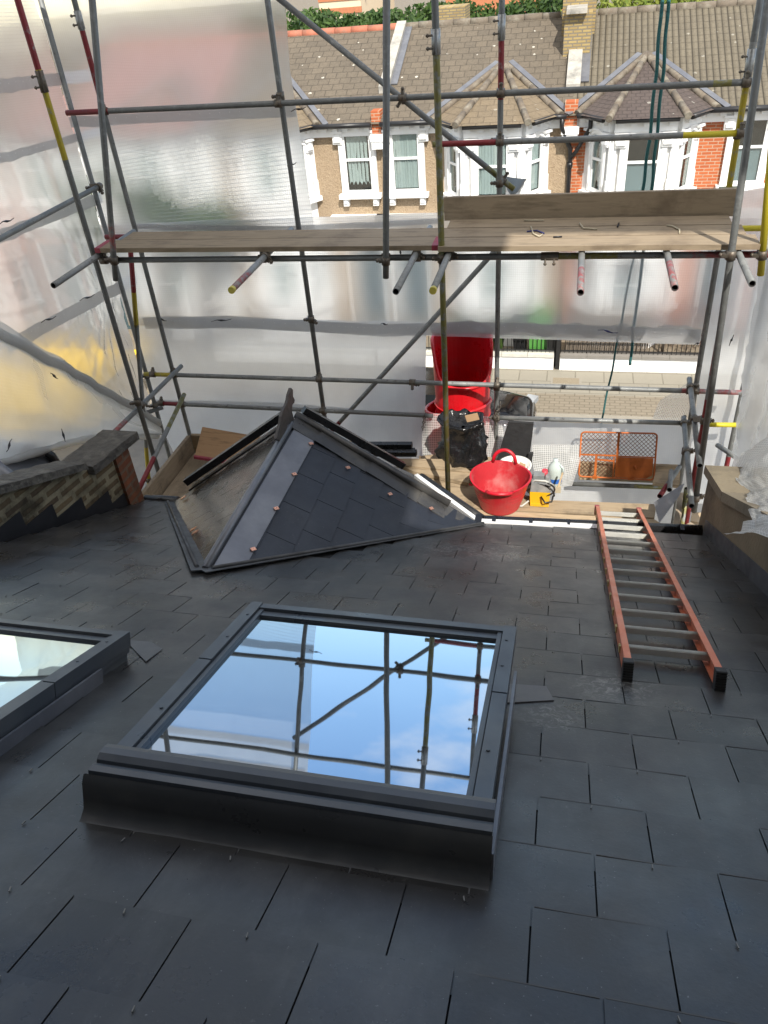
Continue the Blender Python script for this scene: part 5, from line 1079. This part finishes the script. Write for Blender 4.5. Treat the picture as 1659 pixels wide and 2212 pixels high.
# 8 right side sheet and its bunched net over the parapet
xr_ = 1.95
L8 = [Vector((2.35, 7.1, -.5)), EY(1655, 545, 7.1), EY(1618, 740, 7.0), EY(1600, 855, 6.9), EY(1588, 950, 6.7), EY(1572, 1050, 6.3)]; R8 = [Vector((2.3, 3.0, 0)), Vector((2.2, 3.4, -1.2)), Vector((2.15, 3.8, -1.7)), Vector((2.0, 4.4, -2.2)), Vector((1.9, 4.6, -2.6)), Vector((1.85, 4.6, -3.1))]
s8 = patch('sheeting', L8, R8, 30, 40, .05, SHEET_MILK, 'right side sheet with a loose wrinkled edge', 'sheeting', group='scaffold sheeting', folds=.9, seed=51, freq=2.2)
L9 = [AY(1655, 935, 5.3), AY(1600, 985, 5.2), AY(1576, 1022, 5.1), AY(1612, 1060, 4.5), AY(1616, 1115, 3.7), AY(1568, 1158, 3.4)]; R9 = [AY(1780, 880, 4.8), AY(1760, 960, 4.5), AY(1760, 1040, 4.1), AY(1760, 1090, 3.7), AY(1760, 1130, 3.3), AY(1760, 1180, 3.0)]
s9 = patch('netting', L9, R9, 30, 40, .05, sheet_mat('wide_mesh_netting', (.80, .80, .77), .16, .10, .6, True, .03, .45), 'bunched white net draped over the right parapet', 'netting', group='white nets', folds=.9, seed=61, freq=2.6)

# ------------------------------------------------------------------ things on the platform and the roof
# red rubble chute: two nested sections hung outside the rails
CH = thing('rubble_chute', (-1.05, 7.45, -6), 'red plastic rubble chute hung outside the scaffold rails', 'rubble chute')
def chute(c, r0, r1, zt, zb, name, m):
    mb = MB(); n = 40; vs = []
    for ring, (rr, inner) in enumerate(((r0, 0), (r1, 0), (r1-.018, 1), (r0-.018, 1))):
        for k in range(n):
            a = k*2*math.pi/n; z = zt(a) if ring in (0, 3) else zb; vs.append(Vector((c.x+math.cos(a)*rr, c.y+math.sin(a)*rr, z)))
    for j in range(4):
        for k in range(n): k2 = (k+1) % n; mb.add([vs[j*n+k], vs[j*n+k2], vs[((j+1) % 4)*n+k2], vs[((j+1) % 4)*n+k]], [(0, 3, 2, 1)], 0, True)
    rim = [Vector((c.x+math.cos(k*2*math.pi/n)*(r0-.004), c.y+math.sin(k*2*math.pi/n)*(r0-.004), zt(k*2*math.pi/n))) for k in range(n+1)]; mb.path(rim, .018, 8)
    for zz in (.12, .26): mb.lathe([(r1+(r0-r1)*.5, -.008), (r1+(r0-r1)*.5+.012, 0), (r1+(r0-r1)*.5, .008)], c+Vector((0, 0, zb-c.z+zz)), 40)
    return mb.build(name, m, CH)
cc = Vector((-1.04, 7.50, -3.7))
def zt1(a):
    s = math.sin(a); s = math.sin(a-.30); return -3.36-.41*(1/(1+math.exp((s+.30)*9)))-.05*max(0, -s-.6)
chute(cc, .315, .285, zt1, -4.35, 'chute_hopper', REDDK); chute(Vector((-1.09, 7.48, -4.4)), .36, .30, lambda a: -4.13+.06*math.cos(a+.3)-.05*math.sin(a), -5.3, 'chute_section', REDDK); chute(Vector((-1.09, 7.48, -5.5)), .34, .28, lambda a: -5.1, -6.4, 'chute_section', REDDK)
for px, p2 in ((1081, ((1081, 868), (1072, 920))), (915, ((917, 895), (913, 930)))):
    a, b = AY(p2[0][0], p2[0][1], 7.0), AY(p2[1][0], p2[1][1], 7.0); mb = MB(); n = 7
    for i in range(n):
        c = a.lerp(b, (i+.5)/n); l = (b-a)/n*.75; sd = Vector((1, 0, 0)) if i % 2 else Vector((0, 1, 0)); mb.path([c-l*.7+sd*.0, c-l*.4+sd*.012, c+l*.4+sd*.012, c+l*.7, c+l*.4-sd*.012, c-l*.4-sd*.012, c-l*.7], .004, 6)
    mb.build('chain', FIT, CH)
# black bin bag
def blob(c, prof, n, amp, freq, seed, sx=1, sy=1, ridge=.6):
    mb = MB(); m = len(prof); vs = []
    for j, (r, z) in enumerate(prof):
        for k in range(n):
            a = k*2*math.pi/n; p = Vector((math.cos(a)*r*sx, math.sin(a)*r*sy, z)); q = p*freq+Vector((seed, 0, 0)); d = mnoise.noise(q)*(1-ridge)+ridge*(.5-2*abs(mnoise.noise(Vector((q.x*1.2+q.y*1.2, q.y, q.z*.8))))); d2 = mnoise.noise(q*3.1)*.35
            vs.append(Vector(c)+p+Vector((math.cos(a), math.sin(a), .3)).normalized()*amp*(d+d2)*(1 if 0 < j else .3))
    mb.add(vs, [(j*n+k, j*n+(k+1) % n, (j+1)*n+(k+1) % n, (j+1)*n+k) for j in range(m-1) for k in range(n)], 0, True); return mb
bb = AZ(1002, 1020, ZB); bc_ = bb+Vector((-.035, .18, 0))
BG = thing('bin_bag', bc_, 'full black bin bag with its mouth open, against the netting', 'bin bag')
pr = [(.02, .0), (.17, .0), (.23, .04), (.255, .10), (.26, .17), (.25, .24), (.24, .31), (.225, .37), (.215, .43), (.205, .49), (.205, .54), (.225, .60), (.24, .645), (.21, .62), (.16, .55), (.02, .52)]
blob(bc_, [(r*.96, z*.80) for r, z in pr], 72, .085, 5.6, 3.1, 1.0, .78, .75).build('bag', BAG, BG)
cdm = MB(); p = AY(1020, 902, bc_.y-.02); cdm.box(p, (.12, .01, .07), (1, 0, .3), (0, 1, 0), (-.3, 0, 1)); cdm.build('cardboard_scrap', CARD, BG)
# black boards leaning in the corner
mb = MB(); q = [AY(1098, 912, 6.75), AY(1153, 915, 6.75), AY(1141, 1012, 6.62), AY(1073, 996, 6.66)]; mb.prism(q, (0, .02, .01)); tag(mb.build('black_board', BLACKMAT), 'long black board leaning on the rail behind the white bucket', 'board')
mb = MB(); q = [AY(1142, 980, 6.6), AY(1152, 980, 6.6), AY(1142, 1030, 6.55), AY(1132, 1026, 6.55)]; mb.prism(q, (0, .02, .01)); tag(mb.build('black_board', BLACKMAT), 'narrow black strip beside the long leaning black board', 'board')
mb = MB(); a, b = AY(735, 962, 6.3), AY(890, 962, 6.3)
for i, (dz, dy) in enumerate(((0, 0), (-.05, -.03), (-.03, -.09))): mb.beam(a+Vector((0, dy, dz)), b+Vector((.03*i, dy, dz)), .06, .05)
tag(mb.build('gutter_length', BLACKPL), 'spare black gutter length lying behind the bay roof', 'gutter')
# white bucket of rubble
bk = AY(1112, 1004, 6.34)-Vector((0, .1, .255)); BK = thing('bucket', bk, 'white plastic bucket of offcuts behind the red tub', 'bucket')
MB().lathe([(.0, .005), (.125, .0), (.150, .24), (.162, .245), (.162, .262), (.143, .262), (.13, .18), (0, .18)], bk+Vector((0, .1, 0)), 30).build('body', WHITEPL, BK)
rub = MB(); rr = random.Random(5)
for i in range(12): rub.box(bk+Vector((rr.uniform(-.08, .08), .1+rr.uniform(-.08, .08), .19+rr.uniform(0, .05))), (rr.uniform(.05, .14), rr.uniform(.03, .07), .02), Vector((rr.uniform(-1, 1), rr.uniform(-1, 1), rr.uniform(-.3, .3))).normalized(), mi=i % 3)
rub.build('rubble', [PALEWOOD, CARD, STONE], BK)
# red flexible tub
tb0 = AZ(1077, 1111, ZB)+Vector((0, .15, 0)); TB = thing('rubber_tub', tb0, 'bright red flexible tub with two handles, dusty inside', 'tub')
mb = MB(); RT, RBm, HT = .268, .185, .32; n = 48; vs = []
prf = [(0., .006), (RBm-.03, .0), (RBm, .012), (RBm+(RT-RBm)*.33, HT*.33), (RBm+(RT-RBm)*.66, HT*.66), (RT-.004, HT-.02), (RT+.008, HT-.006), (RT+.008, HT+.004), (RT-.008, HT+.004), (RBm+(RT-RBm)*.6-.008, HT*.6), (RBm-.004, .022), (0, .018)]
for j, (r, z) in enumerate(prf):
    for k in range(n):
        a = k*2*math.pi/n; wob = 1+.025*math.cos(2*a)*(z/HT); vs.append(tb0+Vector((math.cos(a)*r*wob, math.sin(a)*r/wob, z+.010*math.cos(2*a+.5)*(z/HT)**2)))
for j in range(len(prf)-1):
    for k in range(n): k2 = (k+1) % n; mb.add([vs[j*n+k], vs[j*n+k2], vs[(j+1)*n+k2], vs[(j+1)*n+k]], [(0, 1, 2, 3)], 1 if j >= 8 else 0, True)
for zz in (.5, .62, .74): mb.lathe([(RBm+(RT-RBm)*zz, -.004), (RBm+(RT-RBm)*zz+.004, 0), (RBm+(RT-RBm)*zz+.001, .004)], tb0+Vector((0, 0, HT*zz)), 48)
mb.build('body', [REDPL, REDDUST], TB)
for s in (1, -1):
    ar = []; a0 = math.pi/2*s+(-.05 if s > 0 else .05)
    for i in range(15):
        u = -1+2*i/14; a = a0+u*.42; hgt = (.125 if s > 0 else .03)*math.sqrt(max(0, 1-u*u)); rr = RT+.0+(.0 if s > 0 else .05*math.sqrt(max(0, 1-u*u))); ar.append(tb0+Vector((math.cos(a)*rr, math.sin(a)*rr, HT+hgt-.004)))
    MB().path(ar, .017, 8).build('handle', REDPL, TB)
# yellow and grey water box with coiled hose
yb = AZ(1165, 1094, ZB)+Vector((0, .09, 0)); YB_ = thing('pump_box', yb, 'yellow and grey plastic box with a coiled black hose', 'pump box')
def taper(mb, c, w0, d0_, w1, d1_, z0, z1, mi=0):
    vs = [c+Vector((sx*w/2, sy*d/2, z)) for z, w, d in ((z0, w0, d0_), (z1, w1, d1_)) for sx, sy in ((-1, -1), (1, -1), (1, 1), (-1, 1))]; mb.add(vs, [(3, 2, 1, 0), (4, 5, 6, 7), (0, 1, 5, 4), (1, 2, 6, 5), (2, 3, 7, 6), (3, 0, 4, 7)], mi)
mb = MB(); taper(mb, yb, .17, .17, .185, .185, 0, .16); mb.box(yb+Vector((-.09, 0, .09)), (.012, .1, .13)); mb.box(yb+Vector((.0, -.094, .02)), (.17, .012, .03)); mb.build('body', YPL, YB_)
mb = MB(); taper(mb, yb, .18, .18, .165, .16, .162, .25); mb.box(yb+Vector((-.02, .02, .27)), (.10, .08, .05)); mb.box(yb+Vector((.055, .03, .262)), (.03, .09, .03)); mb.build('top', GPL, YB_)
MB().tube(yb+Vector((.03, .06, .25)), yb+Vector((.03, .06, .31)), .028, 12).build('cap', REDCAP, YB_)
ho = MB(); pts = [yb+Vector((.0+.13*math.cos(t), -.11+.05*math.sin(t*.5), .14+.085*math.sin(t)+.004*i)) for i, t in enumerate([k*.35 for k in range(22)])]; ho.path(pts, .008, 8); ho.path([yb+Vector((.01, -.10, .12)), yb+Vector((.05, -.15, .09)), yb+Vector((.11, -.13, .09)), yb+Vector((.12, -.09, .13))], .009, 8)
ho.path([yb+Vector((-.11, -.02, .20)), yb+Vector((-.05, -.06, .27)), yb+Vector((.04, -.06, .27)), yb+Vector((.12, -.02, .2))], .009, 8, 1); ho.path([yb+Vector((-.10, -.08, .05)), yb+Vector((-.16, -.12, .012)), yb+Vector((-.25, -.10, .012))], .009, 8, 1); ho.build('hose', [BLACKPL, TIEW], YB_)
# plastic bottle with a blue label
bo = AZ(1197, 1045, ZB); BO = thing('plastic_bottle', bo, 'large milky plastic bottle with a blue label', 'bottle')
MB().lathe([(0, .002), (.06, .0), (.068, .012), (.068, .17), (.064, .20), (.045, .235), (.024, .26), (.022, .285), (0, .287)], bo, 22, sy=.85).path([bo+Vector((.04, -.02, .235)), bo+Vector((.075, -.03, .20)), bo+Vector((.07, -.03, .13))], .011, 8).build('body', BOT, BO)
MB().lathe([(.0695, .035), (.0695, .085)], bo, 22, sy=.86).build('label', BLUE, BO)
br_ = AZ(1200, 1072, ZB)+Vector((.02, 0, .02)); BRU = thing('paint_brush', br_, 'dusty paint brush standing beside the yellow box', 'brush'); MB().box(br_+Vector((0, 0, .06)), (.05, .02, .07)).build('bristles', TWINE, BRU); MB().beam(br_+Vector((0, 0, .09)), br_+Vector((.03, .05, .22)), .022, .016, (1, 0, 0)).build('handle', PALEWOOD, BRU)
# orange brick guard
FG = [AY(1256, 933, 6.98), AY(1420, 936.5, 6.98), AY(1412, 1037, 6.86), AY(1250, 1029, 6.86)]
BGd = thing('brick_guard', (FG[2]+FG[3])/2, 'orange steel mesh brick guard standing against the low sheet', 'brick guard')
def gq(u, v): return FG[0].lerp(FG[1], u).lerp(FG[3].lerp(FG[2], u), v)
fr = MB(); rc = .05; ol = []
for (cu, cv, a0) in ((rc, rc*1.4, 180), (1-rc, rc*1.4, 270), (1-rc, 1-rc*1.4, 0), (rc, 1-rc*1.4, 90)):
    for k in range(5): a = R(a0+k*22.5); ol.append(gq(cu+rc*math.cos(a), cv+rc*1.4*math.sin(a)))
fr.path(ol+[ol[0]], .009, 8)
def fbar(u0, v0, u1, v1, w_=.022): fr.beam(gq(u0, v0), gq(u1, v1), w_, .010, (gq(0, 0)-gq(0, 1)).cross(gq(1, 0)-gq(0, 0)).normalized())
fbar(.5, 0, .5, 1, .024); fbar(0, .5, .5, .5, .016); fbar(.5, .51, 1, .51, .012); fbar(.22, .5, .22, 1, .024); fbar(.24, .60, .47, .62, .018); fbar(.46, .54, .46, .98, .012); fr.box(gq(.22, 1), (.045, .02, .03)); fr.box(gq(.7, 1), (.06, .02, .02)); fr.build('frame', ORANGE, BGd)
ms = MB(); Wd = (FG[1]-FG[0]).length; Hh = (FG[3]-FG[0]).length; st = .042
def mesh_area(u0, u1, v0, v1):
    w0, h0 = (u1-u0)*Wd, (v1-v0)*Hh; k = int((w0+h0)/st)+1
    for i in range(1, k):
        c = i*st
        for sg in (0, 1):
            x0, y0 = (c, 0) if c <= w0 else (w0, c-w0); x1, y1 = (0, c) if c <= h0 else (c-h0, h0)
            if sg: x0, x1 = w0-x0, w0-x1
            ms.tube(gq(u0+x0/Wd, v0+y0/Hh), gq(u0+x1/Wd, v0+y1/Hh), .0028, 5, caps=False)
mesh_area(.01, .49, .02, .49); mesh_area(.51, .99, .02, .49); mesh_area(.02, .49, .51, .98); ms.build('wire_mesh', WIRE, BGd)
pl_ = MB(); nn = (gq(0, 0)-gq(0, 1)).cross(gq(1, 0)-gq(0, 0)).normalized(); pl_.prism([gq(.515, .53), gq(.975, .53), gq(.975, .90), gq(.90, .975), gq(.515, .975)], nn*.004); pl_.tube(gq(.74, .70), gq(.75, .78), .012, 8); pl_.beam(gq(.70, .585), gq(.80, .585), .01, .01); pl_.build('plate', ORANGE, BGd)
# ladder lying on the slates
LD = thing('ladder', RP(.5, 3.1), 'orange fibreglass ladder with aluminium rungs lying on the slates', 'ladder')
s_a, s_b = 3.06, 6.36; xlr = lambda s: (.328+(s-3.07)*.0058, .690-(s-3.07)*.0016)
for sd in (0, 1):
    mb = MB(); a, b = RP(xlr(s_a)[sd], s_a, .05), RP(xlr(s_b)[sd], s_b, .05); mb.beam(a, b, .010, .070, RN); sgn = -1 if sd == 0 else 1
    for k in (.083, .017): mb.beam(a+RN*(k-.05)+SU*(-sgn*.010), b+RN*(k-.05)+SU*(-sgn*.010), .026, .007, RN)
    ro = mb.build('rail', FIBRE, LD)
    ft = MB(); c = RP(xlr(s_a)[sd]-sgn*.008, s_a-.02, .048); ft.box(c, (.040, .045, .088), SU, RS, RN)
    for i in range(8): ft.box(c+RN*(-.038+i*.011)-RS*.024, (.040, .006, .006), SU, RS, RN)
    ft.build('foot', RUBBER, LD)
    MB().box(RP(xlr(s_b)[sd]-sgn*.006, s_b+.01, .05), (.036, .03, .078), SU, RS, RN).build('end_cap', REDEND, LD)
for i in range(13):
    s = 3.27+i*.247; l, r__ = xlr(s); mb = MB(); mb.box(RP((l+r__)/2, s, .052), (r__-l-.012, .032, .026), SU, RS, RN)
    for k in (-.010, 0, .010): mb.box(RP((l+r__)/2, s+k, .0665), (r__-l-.016, .004, .004), SU, RS, RN)
    for e, sg in ((l, -1), (r__, 1)): mb.box(RP(e+sg*.008, s, .052), (.008, .036, .030), SU, RS, RN, 1)
    mb.build('rung', [ALU, simple('brass_rivet_plate', (.42, .36, .16), .5, .4) if i == 0 else bpy.data.materials['brass_rivet_plate']], LD)
# ropes
def rope(pts, r, label):
    P = [Vector(p) for p in pts]; q = []
    for i in range(len(P)-1):
        for k in range(10): t = k/10; q.append(P[i].lerp(P[i+1], t)+Vector((.004*math.sin((i*10+k)*.7), .003*math.cos((i*10+k)*.9), 0)))
    return tag(MB().path(q+[P[-1]], r, 8).build('rope', ROPE), label, 'rope', 'green ropes')
rope([AY(1437, -260, 7.5), AY(1430, 0, 7.5), AY(1418, 150, 7.5), AY(1403, 300, 7.5), AY(1388, 412, 7.5), AY(1386, 470, 7.5)], .014, 'left strand of the teal rope hanging before the brick house')
rope([AY(1452, -260, 7.5), AY(1444, 0, 7.5), AY(1433, 150, 7.5), AY(1418, 300, 7.5), AY(1407, 412, 7.5), AY(1370, 700, 7.5), AY(1361, 788, 7.5)], .014, 'right strand of the teal rope, its knotted end hanging before the white wall')
rope([AY(1386, 470, 7.55), AY(1345, 680, 7.55), AY(1322, 800, 7.55), AY(1300, 905, 7.55), AY(1290, 1000, 7.55)], .010, 'thin straight teal rope crossing the open gap to the low sheet')
# bits lying on the upper boards
for i, (pts, m, l) in enumerate([([(1138, 500), (1160, 498), (1175, 504)], TIEB, 'dark blue tie offcut on the upper boards beside the pale twine'), ([(1147, 490), (1152, 505), (1165, 511), (1172, 506)], TWINE, 'curled pale twine on the upper boards, the leftmost piece'), ([(1252, 482), (1260, 493), (1290, 495)], TWINE, 'pale twine on the upper boards near the middle'), ([(1334, 490), (1337, 482)], TIE, 'short black tie offcut standing on the upper boards'), ([(1440, 487), (1452, 488), (1468, 496), (1468, 503)], TWINE, 'bent pale twine on the upper boards, the rightmost piece'), ([(1195, 512), (1214, 511)], TIE, 'flat black tie offcut on the front upper board'), ([(1132, 476), (1175, 476)], TWINE, 'straight pale twine at the foot of the toe board')]):
    p = [AZ(x, y, UZ+.012) for x, y in pts]; tag(MB().path(p, .0065, 6).build('tie_offcut', m), l, 'tie offcut', 'ties and twine on the upper boards')
